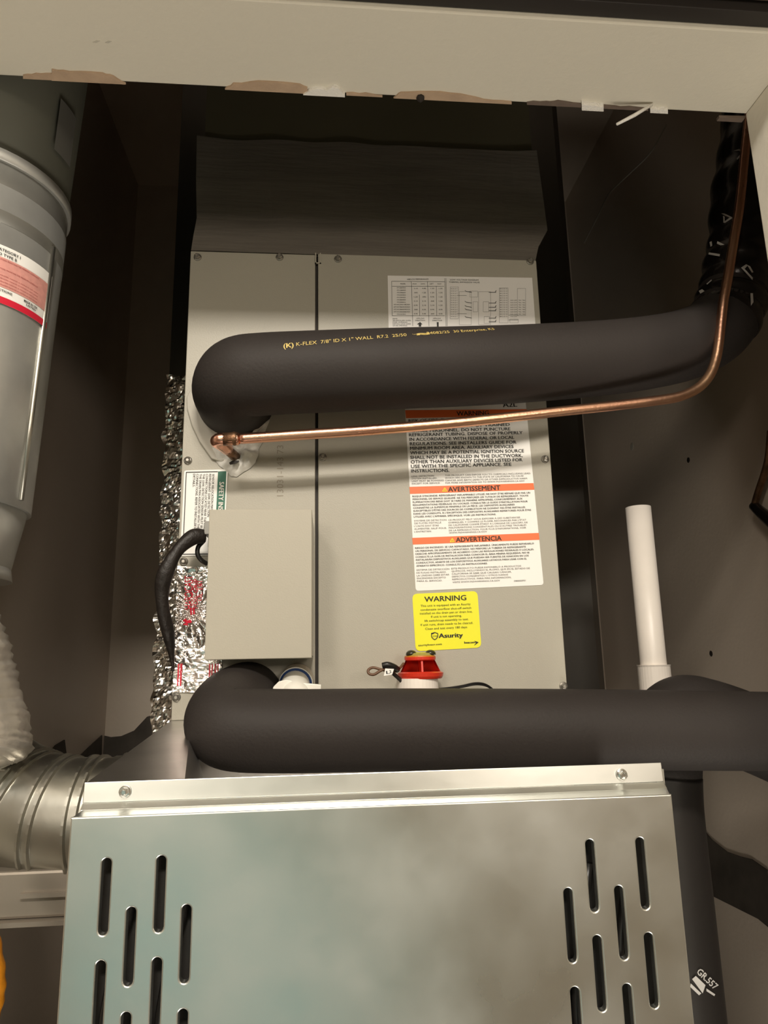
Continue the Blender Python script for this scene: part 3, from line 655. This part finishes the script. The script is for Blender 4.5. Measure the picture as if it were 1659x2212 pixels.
# printed line on the foam: lettering laid round the tube
arc = [0.0]
for i in range(1, len(up)): arc.append(arc[-1] + (up[i]-up[i-1]).length)
def frame(s_):
    i = max(0, min(len(up)-2, next((k for k in range(len(arc)-1) if arc[k+1] >= s_), len(arc)-2)))
    t = (s_-arc[i])/max(1e-9, arc[i+1]-arc[i]); p = up[i].lerp(up[i+1], t); d = (up[i+1]-up[i]).normalized()
    n = (Vector((0,0,1)) - d.z*d).normalized(); b = n.cross(d); 
    if b.y > 0: b = -b
    return p, d, n, b                                # n up, b towards the room
def hit(px, py):                                     # where a line of sight meets the foam
    best = None; d = ray(px, py).normalized(); o = Vector((0,0,EYE))
    for k in range(0, 400):
        t = 0.5 + k*0.0006; q = o + d*t
        i = min(range(len(up)), key=lambda j: (up[j]-q).length_squared)
        if (up[i]-q).length < R1+0.0006 or best: 
            fr = frame(arc[i] + (q-up[i]).dot((up[min(i+1,len(up)-1)]-up[max(0,i-1)]).normalized())); v = q-fr[0]
            s1 = arc[i] + (q-up[i]).dot(fr[1])
            return s1, math.atan2(v.dot(fr[2]), v.dot(fr[3]))
    return None
h0 = hit(640, 747); h1 = hit(1069, 712)
if h0 and h1:
    vs, fs, x0, wd = text_mesh('K-FLEX  7/8" ID X 1" WALL  R7.2  25/50   \u00b7\u2014\u00b7   24082/25  30 Enterprise, KS', 0.0)
    L = h1[0]-h0[0]; vv = []
    for v in vs:
        t = (v.x-x0)/wd; p, d, n, b = frame(h0[0]+L*t); th = h0[1]*(1-t)+h1[1]*t + (v.y/CAPH*0.0042)/R1
        vv.append(p + (n*math.sin(th) + b*math.cos(th))*(R1+0.0003))
    g = MB().add(vv, fs)
    for (s0, wdt) in ((h0[0]-0.0105, 0.0085), (h0[0]+L*0.585, 0.012)):
        vs, fs, x0, wd = text_mesh('(K)' if s0 < h0[0] else '\u2248', 0.02); vv = []
        for v in vs:
            t = (v.x-x0)/wd; ss = s0+wdt*t; p, d, n, b = frame(ss); tt = (ss-h0[0])/L; th = h0[1]*(1-tt)+h1[1]*tt + (v.y/CAPH*0.005)/R1 - 0.02
            vv.append(p + (n*math.sin(th) + b*math.cos(th))*(R1+0.0003))
        g.add(vv, fs)
    obj('lettering', g, 'cream_ink', us.children[0])

# ------------------------------------------------------------------ copper liquid line
cl_ = pxpath([(512,990,.652),(500,978,.640),(482,963,.618),(468,954,.606),(474,949,.602),(490,949,.602),(516,948,.602)], 6)
line = thing('copper_line', tuple(cl_[0]), 'bare copper refrigerant line crossing the cabinet below the upper black pipe', 'pipe')
obj('elbow', MB().tube([c for c in cl_ if c.y < 0.63], 0.0056, 20), 'copper', line)
obj('stub', MB().tube([atY(512,990,.652), atY(484,965,.620)], 0.0046, 16), 'copper_dull', line, label='darkened stub in the putty')
obj('coupling', MB().tube([atY(482,949,.602), atY(502,948,.602), atY(506,947.7,.602), atY(516,947.5,.602)], [0.0058,0.0058,0.0064,0.0052], 20), 'copper_dull', line, label='heat-darkened brazed coupling')
cm = pxpath([(514,948,.602),(650,939,.600),(800,929,.599),(1000,912,.599),(1200,890,.600),(1330,876,.602),(1420,865,.603),(1470,856,.604),(1508,838,.606),(1532,812,.608),(1545,780,.610),(1552,745,.611),(1557,700,.612),(1563,650,.612),(1572,600,.612),(1585,520,.612),(1598,440,.612),(1608,340,.612),(1620,230,.612)], 8)
obj('tube', MB().tube(cm, 0.00475, 20), 'copper', line)

# ------------------------------------------------------------------ lower insulated lines
lw = pxpath([(540,1505,.668),(524,1512,.640),(498,1532,.606),(486,1560,.588),(516,1575,.580),(640,1578,.578),(800,1576,.578),(1000,1575,.578),(1200,1575,.578),(1400,1576,.579),(1600,1578,.580),(1800,1580,.585)], 10)
lo = obj('lower_insulated_pipe', MB().tube(lw, 0.0315, 48), 'foam'); tag(lo, 'thick black foam pipe from below the control box straight across to the right edge', 'pipe')
lw = pxpath([(1800,1668,.640),(1690,1612,.648),(1600,1574,.654),(1530,1550,.657),(1478,1543,.657),(1444,1575,.657),(1428,1640,.657),(1427,1720,.657),(1433,1800,.657),(1448,1950,.657),(1474,2212,.657),(1500,2480,.657),(1530,2800,.657)], 10)
rp = thing('rear_insulated_pipe', tuple(lw[-1]), 'black pipe bending down beside the furnace, its lower run taped with white print', 'pipe')
obj('insulation', MB().tube(lw[:66], 0.0355, 44), 'foam', rp)
lo = obj('tape_wrap', MB().tube(lw[64:], 0.0360, 44), 'tape_foam', rp)
g = MB()
def hitcol(x, y, r=0.0368):
    c = min(lw, key=lambda q: abs(q.z-atY(x, y, .63).z)); d = ray(x, y).normalized()
    A = d.x*d.x+d.y*d.y; B = -2*(d.x*c.x+d.y*c.y); C = c.x**2+c.y**2-r*r; D = B*B-4*A*C
    return Vector((0,0,EYE)) + d*((-B-math.sqrt(D))/(2*A)) if D > 0 else None
vs, fs, x0, wd = text_mesh('GR.557', 0.02)
ok = True; vv = []
for v in vs:
    u = (v.x-x0)/wd; q = hitcol(1504+u*40+v.y/CAPH*9, 2101+u*38-v.y/CAPH*11)
    if q is None: ok = False; break
    vv.append(q)
if ok: g.add(vv, fs)
for poly in (((1495,2115),(1503,2108),(1524,2128),(1518,2146)),((1492,2124),(1515,2146),(1510,2150),(1491,2132)),((1526,2135),(1545,2148),(1543,2152),(1526,2141))):
    P = [hitcol(x, y) for x, y in poly]
    if all(P): g.add(P, [tuple(range(len(P)))])
if g.v: obj('printing', g, 'tape_print', lo)

# ------------------------------------------------------------------ white PVC pipe on the right
pv = thing('white_drain_pipe', tuple(atY(1412, 1440, .73)), 'white upright plastic pipe standing open right of the cabinet', 'pipe')
ptop = atY(1374, 1096, .730); px_, py_ = atY(1411, 1430, .730).x, .730
bot = Vector((px_+0.001, py_, ZP+0.001))
ax = (ptop - Vector((px_, py_, atY(1411,1430,.73).z))).normalized()
s = MB(); L = (ptop.z - (EYE-0.20))
s.lathe(Vector((px_, py_, EYE-0.20)), (0,0,1), [(0,0.0134),(L,0.0134),(L,0.0110),(L-0.06,0.0110)], 32)
for i in range(len(s.smooth)): s.smooth[i] = len(s.f[i]) == 4
obj('pipe', s, 'pvc', pv)
zc = atY(1412, 1436, .73).z
s = MB().lathe(Vector((px_, py_, zc-0.06)), (0,0,1), [(0,0.0165),(0.058,0.0165),(0.060,0.0172),(0.060,0.0130)], 32)
obj('coupling', s, 'pvc', pv)
s = MB().lathe(Vector((px_, py_, ZP)), (0,0,1), [(0,0.0134),(EYE-0.20-ZP,0.0134)], 24); obj('lower_pipe', s, 'pvc', pv)

# ------------------------------------------------------------------ float switch with red cap
fc = atY(904, 1490, .632)
fs_ = thing('float_switch', (fc.x, .634, fc.z), 'white plastic drain tee with a red float switch cap in front of the cabinet', 'float switch')
RT = 0.0182
zt = atY(904, 1465, .632).z
obj('tee_body', MB().lathe((fc.x-0.0005, .634, EYE-0.043), (0,0,1), [(0,RT+0.001),(zt-EYE+0.043,RT)], 36), 'pvc', fs_)
cxr = atY(909, 1455, .632).x
s = MB().lathe((cxr, .634, zt), (0,0,1), [(-0.0005,0.0185),(0.0015,0.0198),(0.0045,0.0203),(0.0055,0.0180)], 40); obj('cap_rim', s, 'red', fs_)
s = MB().lathe((cxr, .634, zt+0.015), (0,0,1), [(0,0.0122),(0.0008,0.0138),(0.0032,0.0140)], 40); obj('cap_top', s, 'red', fs_)
arcw = MB(); vs = []; fsx = []
for k in range(25):
    a = math.pi*(-0.02 + 1.04*k/24)
    for (rr, zz) in ((0.0185, zt+0.004),(0.0126, zt+0.0165),(0.0110, zt+0.0165),(0.0168, zt+0.004)):
        vs.append((cxr+rr*math.cos(a), .634+rr*math.sin(a), zz))
for k in range(24):
    for j in range(4): fsx.append((k*4+j, k*4+(j+1) % 4, (k+1)*4+(j+1) % 4, (k+1)*4+j))
obj('cap_wall', MB().add(vs, fsx, True), 'red', fs_)
obj('cap_rib', MB().hexa([(cxr-0.0008,.6205,zt+0.0045),(cxr+0.0008,.6205,zt+0.0045),(cxr+0.0008,.6225,zt+0.0155),(cxr-0.0008,.6225,zt+0.0155)],[(cxr-0.0008,.645,zt+0.0045),(cxr+0.0008,.645,zt+0.0045),(cxr+0.0008,.645,zt+0.0155),(cxr-0.0008,.645,zt+0.0155)]), 'red', fs_)
s = MB().lathe((cxr, .634, zt+0.0182), (0,0,1), [(0,0.0138),(0.0012,0.0136)], 36); obj('seal_ring', s, 'orange_ring', fs_)
s = MB().lathe((cxr, .634, zt+0.0194), (0,0,1), [(0,0.0128),(0.0022,0.0108),(0.0030,0.006)], 36); obj('switch_lid', s, 'green_clear', fs_)
for dx in (-0.0082, 0.0088):
    s = MB().lathe((cxr+dx, .630, zt+0.0200), (0,0,1), [(0,0.0050),(0.0022,0.0046),(0.0038,0.0030),(0.0044,0.0008)], 20)
    for i in range(len(s.smooth)): s.smooth[i] = True
    obj('screw_cap', s, 'lens', fs_)
wp = pxpath([(872,1433,.626),(862,1444,.622),(850,1447,.618),(836,1444,.616),(822,1449,.614),(808,1457,.614),(797,1455,.615),(796,1447,.616),(806,1442,.617),(822,1446,.616),(840,1450,.617),(858,1450,.620)], 8)
tag(obj('wire_loop', MB().tube(wp, 0.0012, 8), 'brown_wire'), 'thin brown wire loop sticking out left of the red cap', 'wire')
wp = pxpath([(826,1438,.614),(838,1436,.613),(852,1441,.615),(860,1447,.619)], 6)
tag(obj('zip_tie', MB().tube(wp, [0.0016]*7+[0.0026]*12 if False else 0.0026, 10, flat=0.8), 'black_plastic'), 'black cable tie end bundled beside the red cap', 'cable tie')
wp = pxpath([(846,1452,.618),(854,1459,.621),(862,1466,.624),(870,1474,.627)], 6)
tag(obj('switch_lead', MB().tube(wp, 0.0018, 8), 'black_plastic'), 'short black lead going down behind the white tag to the tee', 'wire')
tg = [(832,1444),(851,1445),(847,1457),(829,1460)]
to = tag(obj('wire_tag', MB().prism([atY(x, y, .6125) for x, y in tg], (0,-0.0006,0)), 'white_label'), 'tiny white tag printed with a black letter on the wire left of the red cap', 'tag')
g = MB(); text_px(g, 'L', (835,1456), (842,1455), 7, .6117, 0.03); text_px(g, '2', (842,1454), (846,1453), 6, .6117, 0.02); obj('lettering', g, 'ink', to)
for k, (dy, lab) in enumerate(((0, 'upper one of two thin black wires running right from the tee'), (4, 'lower one of two thin black wires running right from the tee'))):
    wp = pxpath([(948,1488+dy*0.3,.628),(975,1485+dy*0.6,.630),(1000,1481+dy*0.7,.632),(1022,1476+dy*0.8,.634),(1040,1476+dy*0.8,.636),(1054,1481+dy*0.6,.640),(1066,1491+dy*0.4,.645),(1072,1502,.650)], 8)
    tag(obj('thin_wire', MB().tube(wp, 0.0008, 8), 'black_plastic'), lab, 'wire')

# ------------------------------------------------------------------ white trap with blue seal
tf = thing('drain_fitting', tuple(atY(640, 1490, .63)), 'white drain elbow with a blue seal under the control box', 'pipe fitting')
a = atY(643, 1466, .652); b = atY(634, 1492, .622); d = (b-a).normalized()
obj('clear_union', MB().lathe(a, d, [(0,0.0145),(0.004,0.0150),(0.009,0.0140),(0.011,0.0150),(0.014,0.0148)], 32), 'clear', tf, label='clear yellowed union')
obj('seal', MB().lathe(a+d*0.0142, d, [(0,0.0143),(0.0018,0.0143)], 32), 'blue', tf, label='dark blue seal ring')
obj('lip', MB().lathe(a+d*0.0138, d, [(0,0.0150),(0.0006,0.0150)], 32), 'pvc_bright', tf)
obj('elbow', MB().tube(spline([a+d*0.014, a+d*0.024, atY(640,1510,.612), atY(640,1540,.625)], 6), 0.0125, 28), 'pvc_bright', tf)
q0, q1 = atY(588,1492,.615), atY(694,1480,.615); q2 = atY(693,1490.5,.615)
obj('flat_arm', MB().prism([atY(x, y, .611) for x, y in ((588,1496),(693,1496),(694,1479),(662,1476),(640,1473),(618,1468),(602,1472),(590,1484))], (0,0.010,0)), 'pvc_bright', tf, bevel=0.0006)

# ------------------------------------------------------------------ furnace with louvred panel
YP = 0.435
PX0, PX1 = -0.1400, 0.2111; PZ1 = EYE-0.0812; PZ0 = PZ1-0.48
fu = thing('furnace', (0.035, 0.75, ZP), 'galvanised steel furnace with a slotted front door standing below the coil cabinet', 'furnace')
# front door: a sheet with rolled slots
def flat_sheet(name, outline, holes, y, t, bev, m, parent):
    c = bpy.data.curves.new(name, 'CURVE'); c.dimensions = '2D'; c.fill_mode = 'BOTH'; c.extrude = t/2; c.bevel_depth = bev; c.bevel_resolution = 3; c.offset = -bev
    for pts in [outline] + holes:
        s = c.splines.new('POLY'); s.points.add(len(pts)-1); s.use_cyclic_u = True
        for i, (x, z) in enumerate(pts): s.points[i].co = (x, z, 0, 1)
    o = bpy.data.objects.new(name, c); COL.objects.link(o)
    me = bpy.data.meshes.new_from_object(o.evaluated_get(bpy.context.evaluated_depsgraph_get()))
    bpy.data.objects.remove(o); bpy.data.curves.remove(c)
    me.transform(Matrix(((1,0,0,0),(0,0,-1,y),(0,1,0,0),(0,0,0,1))))
    me.materials.clear(); me.materials.append(M[m])
    for p in me.polygons: p.use_smooth = False
    o = bpy.data.objects.new(name, me); COL.objects.link(o); o.parent = parent; o.location = -parent.location
    return o
def slot(x, ztop, L=0.0390, wd=0.0052):
    r = wd/2; out = []
    for k in range(13): a = math.pi*k/12; out.append((x+r*math.cos(a), ztop-r+r*math.sin(a)))
    for k in range(13): a = math.pi + math.pi*k/12; out.append((x+r*math.cos(a), ztop-L+r+r*math.sin(a)))
    return out
holes = []
for (x, z0) in ((-0.1190,-0.1032),(-0.1043,-0.1288),(-0.0893,-0.1032),(-0.0745,-0.1290),(0.1427,-0.1303),(0.1579,-0.1046),(0.1732,-0.1304),(0.1886,-0.1047)):
    for k in range(5): holes.append(slot(x, EYE + z0 - k*0.0514))
ob = [(PX0,PZ0),(PX1,PZ0),(PX1,PZ1),(PX0,PZ1)]
door = flat_sheet('front_door', ob, holes, YP+0.0016, 0.0008, 0.0009, 'galv', fu)
# rolled lips behind the slots
for hp in holes:
    n = len(hp); vs = []
    cx = sum(p[0] for p in hp)/n; czz = sum(p[1] for p in hp)/n
    for (off, y) in ((0.0001, YP+0.0022), (-0.00035, YP+0.0045), (0.0003, YP+0.0045), (0.0007, YP+0.0022)):
        for (x, z) in hp:
            d = Vector((x-cx, z-czz)); up_ = 1 if z > czz else -1
            zc_ = czz + up_*(0.0390/2-0.0026) if abs(z-czz) >= 0.0390/2-0.0026-1e-6 else z
            nn = Vector((x-cx, z-zc_)).normalized()
            vs.append((x+nn.x*off, y, z+nn.y*off))
    obj('slot_lip', MB().add(vs, [(r_*n+i, r_*n+(i+1) % n, (r_+1)*n+(i+1) % n, (r_+1)*n+i) for r_ in range(3) for i in range(n)]), 'galv', door)
# ledge and upper flange with a crease
zf1 = atY(180, 1690, .456).z; zled = PZ1
s = MB()
s.hexa([(PX0+0.001,YP+0.001,PZ1-0.001),(PX1-0.001,YP+0.001,PZ1-0.001),(PX1-0.001,YP+0.001,PZ1),(PX0+0.001,YP+0.001,PZ1)], [(PX0+0.0015,.4505,PZ1-0.001),(PX1+0.0045,.4505,PZ1-0.001),(PX1+0.0045,.4505,PZ1+0.0008),(PX0+0.0015,.4505,PZ1+0.0008)])
obj('ledge', s, 'galv', fu)
FX0, FX1 = -0.1400, 0.2160
s = MB().hexa([(FX0,.4545,PZ1+0.0040),(FX1,.4545,PZ1+0.0040),(FX1,.4555,zf1),(FX0,.4555,zf1)], [(FX0,.4553,PZ1+0.0040),(FX1,.4553,PZ1+0.0040),(FX1,.4563,zf1),(FX0,.4563,zf1)])
s.hexa([(FX0,.4503,PZ1+0.0006),(FX1,.4503,PZ1+0.0006),(FX1,.4545,PZ1+0.0040),(FX0,.4545,PZ1+0.0040)], [(FX0,.4511,PZ1+0.0002),(FX1,.4511,PZ1+0.0002),(FX1,.4553,PZ1+0.0036),(FX0,.4553,PZ1+0.0036)])
obj('top_flange', s, 'galv', fu, bevel=0.0005)
obj('side_seam', MB().box((FX1, .4555, PZ1), (FX1+0.0012, .4640, zf1-0.004)), 'galv', fu)
for (x, y) in ((270,1710),(1343,1673)): screw(x, y, .4545, fu, 'bright_screw', 0.0036, 0.0026)
s = MB(); zt_ = EYE-0.17
s.box((PX0+0.001,.445,ZP),(PX0+0.0025,.89,zt_)); s.box((PX1-0.0025,.445,ZP),(PX1-0.001,.89,zt_)); s.box((PX0+0.0025,.885,ZP),(PX1-0.0025,.89,zt_)); s.box((PX0+0.0025,.445,ZP),(PX1-0.0025,.89,ZP+0.002)); s.box((PX0+0.0025,.444,ZP+0.002),(PX1-0.0025,.446,PZ0+0.01))
obj('cabinet_body', s, 'galv_dark', fu)
obj('slot_shade_sheet', MB().box((PX0+0.003,.4505,ZP+0.003),(PX1-0.003,.4515,PZ1-0.001)), 'dark_inside', fu)  # added dark sheet, stands in for the shade behind the slots
s = MB().box((-0.09,.52,EYE-0.32),(0.16,.70,EYE-0.14)); obj('burner_box', s, 'dark_inside', fu)
for x in (-0.115, -0.085, 0.150, 0.175):
    obj('wire', MB().tube(spline([(x,.446,EYE-0.42),(x+0.006,.445,EYE-0.3),(x-0.004,.4455,EYE-0.2),(x+0.01,.446,EYE-0.12)],6), 0.003, 8), 'black_plastic', fu)
# sloped transition from the coil down to the furnace front
fl = atY(200, 1672, .470); 
zq = zf1-0.001; zd = EYE-0.115
V = [Vector(p) for p in ((CL,YC-0.001,ZB),(PX0,.457,zq),(CL+0.018,YC-0.001,ZB),(-0.082,.457,zq),(CL+0.030,YC-0.001,zd),(-0.060,.457,zd),(CR_,YC-0.001,zd),(PX1,.457,zd),
     (CL,YC-0.001,zd-0.05),(PX0,.457,zd-0.05),(CR_,YC-0.001,zd-0.05),(PX1,.457,zd-0.05))]
s = MB().add(V, [(0,1,3,2),(2,3,5,4),(4,5,7,6),(0,8,9,1),(1,9,11,7,5,3),(6,7,11,10),(0,2,4,6,10,8),(8,10,11,9)])
s.box((CL+0.0005, YC-0.0008, zd-0.05), (CR_-0.0005, .888, ZB-0.0005))
obj('transition_sheet', s, 'flat_steel', fu, label='sloping bright sheet between coil and furnace')

# ------------------------------------------------------------------ round steel elbow duct on the left
ed = thing('elbow_duct', tuple(atY(60, 1830, .60)), 'round galvanised adjustable elbow entering the furnace from the left', 'duct')
RD = 0.041
c1 = Vector((PX0-0.001, .560, atY(150,1768,.56).z))
cs = [c1, c1+Vector((-0.024,0.001,0.000)), c1+Vector((-0.050,0.004,0.001)), c1+Vector((-0.076,0.010,0.007)), c1+Vector((-0.098,0.016,0.018))]
path = []; rad = []
for i in range(len(cs)-1):
    for t in (0.0, 0.30, 0.5):
        path.append(cs[i].lerp(cs[i+1], t)); rad.append(RD)
path.append(cs[-1]); rad.append(RD)
sm = MB().tube(path, rad, 44); obj('elbow', sm, 'galv_duct', ed)
for i in range(1, len(cs)-1):
    T = (cs[i+1]-cs[i-1]).normalized()
    for off in (-0.0035, 0.0035):
        obj('bead', MB().lathe(cs[i]+T*(off-0.0016), T, [(0,RD),(0.0008,RD+0.0022),(0.0024,RD+0.0022),(0.0032,RD)], 44), 'galv_duct', ed)
obj('collar', MB().lathe(c1, (-1,0,0), [(0,RD+0.003),(0.003,RD+0.003),(0.0035,RD+0.001),(0.010,RD+0.001)], 44), 'galv_duct', ed)
for (dy, dz) in ((-0.031, 0.0265), (-0.040, 0.008)):
    s = MB().lathe((0,0,0), Vector((0,dy,dz)), [(0,0.004),(0.001,0.004),(0.003,0.002)], 12); o = obj('screw', s, 'bright_screw', ed); o.location = c1+Vector((-0.008,dy,dz))-ed.location
bt = thing('duct_boot', (-0.22, .60, EYE-0.26), 'boxy sheet steel duct boot below the round elbow at lower left', 'duct')
zb1 = atY(70, 1881, .53).z; zb0 = atY(70, 1985, .53).z
x0_ = -0.34
obj('boot_body', MB().box((x0_, .530, zb0), (PX0-0.002, .70, zb1)), 'boot_steel', bt, bevel=0.002)
obj('boot_rib', MB().box((atY(62,1890,.54).x, .5265, zb1-0.016), (PX0-0.002, .530, zb1-0.013)), 'boot_steel', bt)
obj('boot_flange', MB().box((x0_, .524, zb0-0.003), (PX0-0.002, .72, zb0)), 'boot_steel', bt)
ff = pxpath([(-128,1300,.53),(-98,1400,.53),(-70,1500,.53),(-48,1600,.525),(-52,1652,.52)], 12)
s = MB().tube(ff, lambda t: (0.0325 + 0.0012*math.sin(t*120))*(1 if t < 0.86 else 1-(t-0.86)*2.2), 36)
for v in s.v: k = noise.noise(v*90); v += Vector((k, k*0.6, k))*0.0022
tag(obj('foil_flex_duct', s, 'flex_foil'), 'dusty foil flexible duct at the left edge above the round elbow', 'duct')
hp = pxpath([(-70,1900,.47),(-36,2010,.46),(-19,2110,.455),(-26,2180,.455),(-60,2290,.46)], 10)
tag(obj('gas_hose', MB().tube(hp, lambda t: 0.0072+0.0004*math.sin(t*200), 20), 'yellow_hose'), 'yellow gas hose just showing at the lower left edge', 'hose')

# ------------------------------------------------------------------ vent pipe with red label, upper left
VX, VY = -0.292, 0.560
vp = thing('vent_pipe', (VX, VY, EYE+0.05), 'round galvanised vent pipe with a red and white clearance label at upper left', 'vent pipe')
def vax(z): return Vector((VX - (0.36-(z-EYE))*0.035, VY, z))
RV = 0.070
def vseg(name, z0, z1, r0, r1, m='galv_vent', label=None):
    s = MB().tube([vax(EYE+z0), vax(EYE+z0).lerp(vax(EYE+z1), 0.5), vax(EYE+z1)], [r0, (r0+r1)/2, r1], 56); return obj(name, s, m, vp, label=label)
vb = vseg('pipe_section', 0.125, 0.372, RV-0.0005, RV+0.0005)
vseg('lower_collar', 0.080, 0.128, RV-0.010, RV-0.003)
vseg('lower_pipe', -0.02, 0.082, RV-0.026, RV-0.022)
vseg('lower_ring', 0.070, 0.080, RV-0.008, RV-0.010)
vseg('upper_collar', 0.340, 0.393, RV+0.0006, RV-0.0003, 'collar_shaded', 'collar band greyed by painted header shade')
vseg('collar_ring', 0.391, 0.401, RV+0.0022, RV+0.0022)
vseg('upper_pipe', 0.400, 0.95, RV-0.001, RV+0.010, 'vent_shaded', 'upper run darkened by painted header shade')
seam = MB(); P0 = []
az = math.radians(-8)
for (z) in (0.128, 0.20, 0.26, 0.345):
    P0.append(vax(EYE+z) + Vector((math.cos(az)*(RV+0.0005), math.sin(az)*(RV+0.0005), 0)))
obj('lock_seam', MB().tube(P0, 0.0022, 8), 'galv_duct', vp)
s = MB().lathe((0,0,0), Vector((math.cos(math.radians(-40)),math.sin(math.radians(-40)),0)), [(0,0.0045),(0.0015,0.0045),(0.004,0.0028)], 6); o = obj('screw', s, 'bright_screw', vp); pq = vax(EYE+0.135); o.location = pq+Vector((math.cos(math.radians(-40))*RV, math.sin(math.radians(-40))*RV, 0))-vp.location
# curved label
def vpt(ang, z, off): a = math.radians(ang); c = vax(EYE+z); return c + Vector((math.cos(a)*(RV+off), math.sin(a)*(RV+off), 0))
def vpatch(a0, a1, z0, z1, off, n=20):
    vs = []; fs = []
    for k in range(n+1):
        a = a0+(a1-a0)*k/n
        vs += [vpt(a, z0, off), vpt(a, z1, off)]
    for k in range(n): fs.append((2*k, 2*k+2, 2*k+3, 2*k+1))
    return MB().add(vs, fs, True)
A1 = -5; A0 = -100; Z1L, Z0L = 0.320, 0.273
lab = obj('clearance_label', vpatch(A0, A1, Z0L, Z1L, 0.0010), 'white_label', vb, label='curved white label with pink panel and red bottom band')
lab.parent = vp; lab.location = -vp.location
def vp_add(name, mb, m): o = obj(name, mb, m, lab); return o
vp_add('band', vpatch(A0, A1, Z0L, Z0L+0.0055, 0.0013), 'red_print')
vp_add('panel', vpatch(-52, A1-1, Z0L+0.013, Z1L-0.010, 0.0013), 'pink_print')
g = MB()
def vtext(s_, a0, a1, z, cap, bold=0.0):
    vs, fs, x0, wd = text_mesh(s_, bold)
    g.add([vpt(a0+(a1-a0)*(v.x-x0)/wd, z+v.y/CAPH*cap, 0.0016) for v in vs], fs)
vtext('THIS VENT IS FOR USE WITH CATEGORY I', -84, -34, Z1L-0.005, 0.0022, 0.02); vtext('GAS APPLIANCES ONLY. LISTED TYPE B', -84, -36, Z1L-0.0088, 0.0022, 0.02)
vtext('CLEARANCE TO', -84, -56, Z0L+0.026, 0.0022, 0.02); vtext('CONSULT INSTALLATION INSTRUCTIONS', -80, -36, Z0L+0.0095, 0.0018, 0.02); vtext('SEE LOCAL CODES', -60, -44, Z0L+0.0072, 0.0014); vtext('MADE IN USA', -28, -17, Z0L+0.0095, 0.0018, 0.03); vtext('LISTED', -26, -18, Z0L+0.0072, 0.0014, 0.03)
vp_add('lettering', g, 'ink')
g = MB()
for z in (Z1L-0.0125, Z1L-0.020): 
    vtext('CAUTION: MAINTAIN THE MINIMUM CLEARANCE', -48, -19, z, 0.0012)
for z in (Z0L+0.022, Z0L+0.0195, Z0L+0.017, Z0L+0.0145): vtext('to combustible materials as marked on each section', -48, -18, z, 0.0010)
vp_add('lettering', g, 'dark_red')
g = MB(); vs = [vpt(a, z, 0.0014) for a, z in ((-72,Z0L+0.030),(-60,Z0L+0.030),(-60,Z0L+0.037),(-55,Z0L+0.037),(-64,Z0L+0.044),(-76,Z0L+0.037),(-72,Z0L+0.037))]
g.add(vs, [tuple(range(7))]); g.add([vpt(a, z, 0.0014) for a, z in ((-72,Z0L+0.015),(-58,Z0L+0.015),(-58,Z0L+0.024),(-72,Z0L+0.024))], [(0,1,2,3)])
vp_add('arrow', g, 'red_print')
g = vpatch(-22, -4, 0.425, 0.475, 0.0035, 8); o = obj('small_label', g, 'collar_shaded', vp, label='dim pale sticker above the collar')

# ------------------------------------------------------------------ small things on the walls
for (x, y, lab) in ((1487,994,'small dark screw hole in the right wall above the white pipe'), (1536,1412,'small dark screw hole in the right wall beside the black branch pipe')):
    p = atX(x, y, XR)
    s = MB().lathe(p, (-1,0,0), [(0,0.0042),(0.0004,0.0038),(0.0006,0.002)], 10); tag(obj('wall_hole', s, 'hole'), lab, 'hole')
p = atX(1365, 965, XR); s = MB().lathe(p, (-1,0,0), [(0,0.007),(0.0004,0.006),(0.0006,0.003)], 10); tag(obj('wall_mark', s, 'gasket'), 'faint smudge on the right wall under the upper pipe', 'mark')
hb = [(1510,1780),(1540,1815),(1572,1840),(1600,1850),(1625,1856),(1660,1880),(1670,1950),(1670,2010),(1640,1985),(1600,1965),(1560,1945),(1530,1930),(1500,1900)]
P = [atX(x, y, XR-0.0005) for x, y in hb]
tag(obj('torn_wall_opening', MB().prism(P, (-0.0015,0,0)), 'torn'), 'dark torn diagonal opening low in the right wall', 'hole')
hb = [(88,1648),(118,1610),(138,1598),(142,1630),(165,1638),(200,1605),(230,1580),(262,1590),(300,1572),(318,1545),(322,1640),(260,1660),(150,1665)]
P = [atX(x, y, XL+0.0008) if x < 232 else atY(x, y, YB-0.0008) for x, y in hb]
lh = [(60,1662),(88,1648),(118,1610),(138,1598),(142,1630),(165,1638),(200,1605),(219,1588),(215,1720),(100,1720)]
tag(obj('torn_wall_opening', MB().prism([atX(x, y, XL+0.0006) for x, y in lh], (0.0015,0,0)), 'torn'), 'dark jagged tear at the foot of the left wall above the elbow duct', 'hole')
rh = [(221,1588),(240,1592),(262,1590),(290,1578),(318,1548),(345,1540),(345,1700),(221,1700)]
tag(obj('torn_wall_opening', MB().prism([atY(x, y, YB-0.0006) for x, y in rh], (0,-0.0015,0)), 'torn'), 'dark jagged tear at the foot of the back wall left of the foil duct', 'hole')
wp = [atY(1440,270,.80), atY(1405,330,.86), atY(1360,375,.94), atY(1315,420,1.02), atY(1290,470,1.10), atY(1262,525,1.20)]
tag(obj('hanging_wire', MB().tube(spline(wp, 8), 0.0011, 8), 'gasket'), 'thin pale wire hanging in the dark upper right of the closet', 'wire')
wp = [atX(1665,930,XR-0.012), atX(1660,985,XR-0.012), atX(1652,1020,XR-0.012), atX(1638,1062,XR-0.012), atX(1629,1094,XR-0.012)]
sc_ = thing('small_copper_line', tuple(wp[-1]), 'thin copper tube with a black insulated end at the right edge', 'pipe')
obj('tube', MB().tube(spline(wp, 8), 0.0042, 16), 'copper_dull', sc_)
wp = [atX(1628,1092,XR-0.012), atX(1650,1112,XR-0.012), atX(1685,1140,XR-0.012)]
obj('insulated_end', MB().tube(spline(wp, 6), lambda t: 0.0060+0.003*t, 18), 'tape_black', sc_)
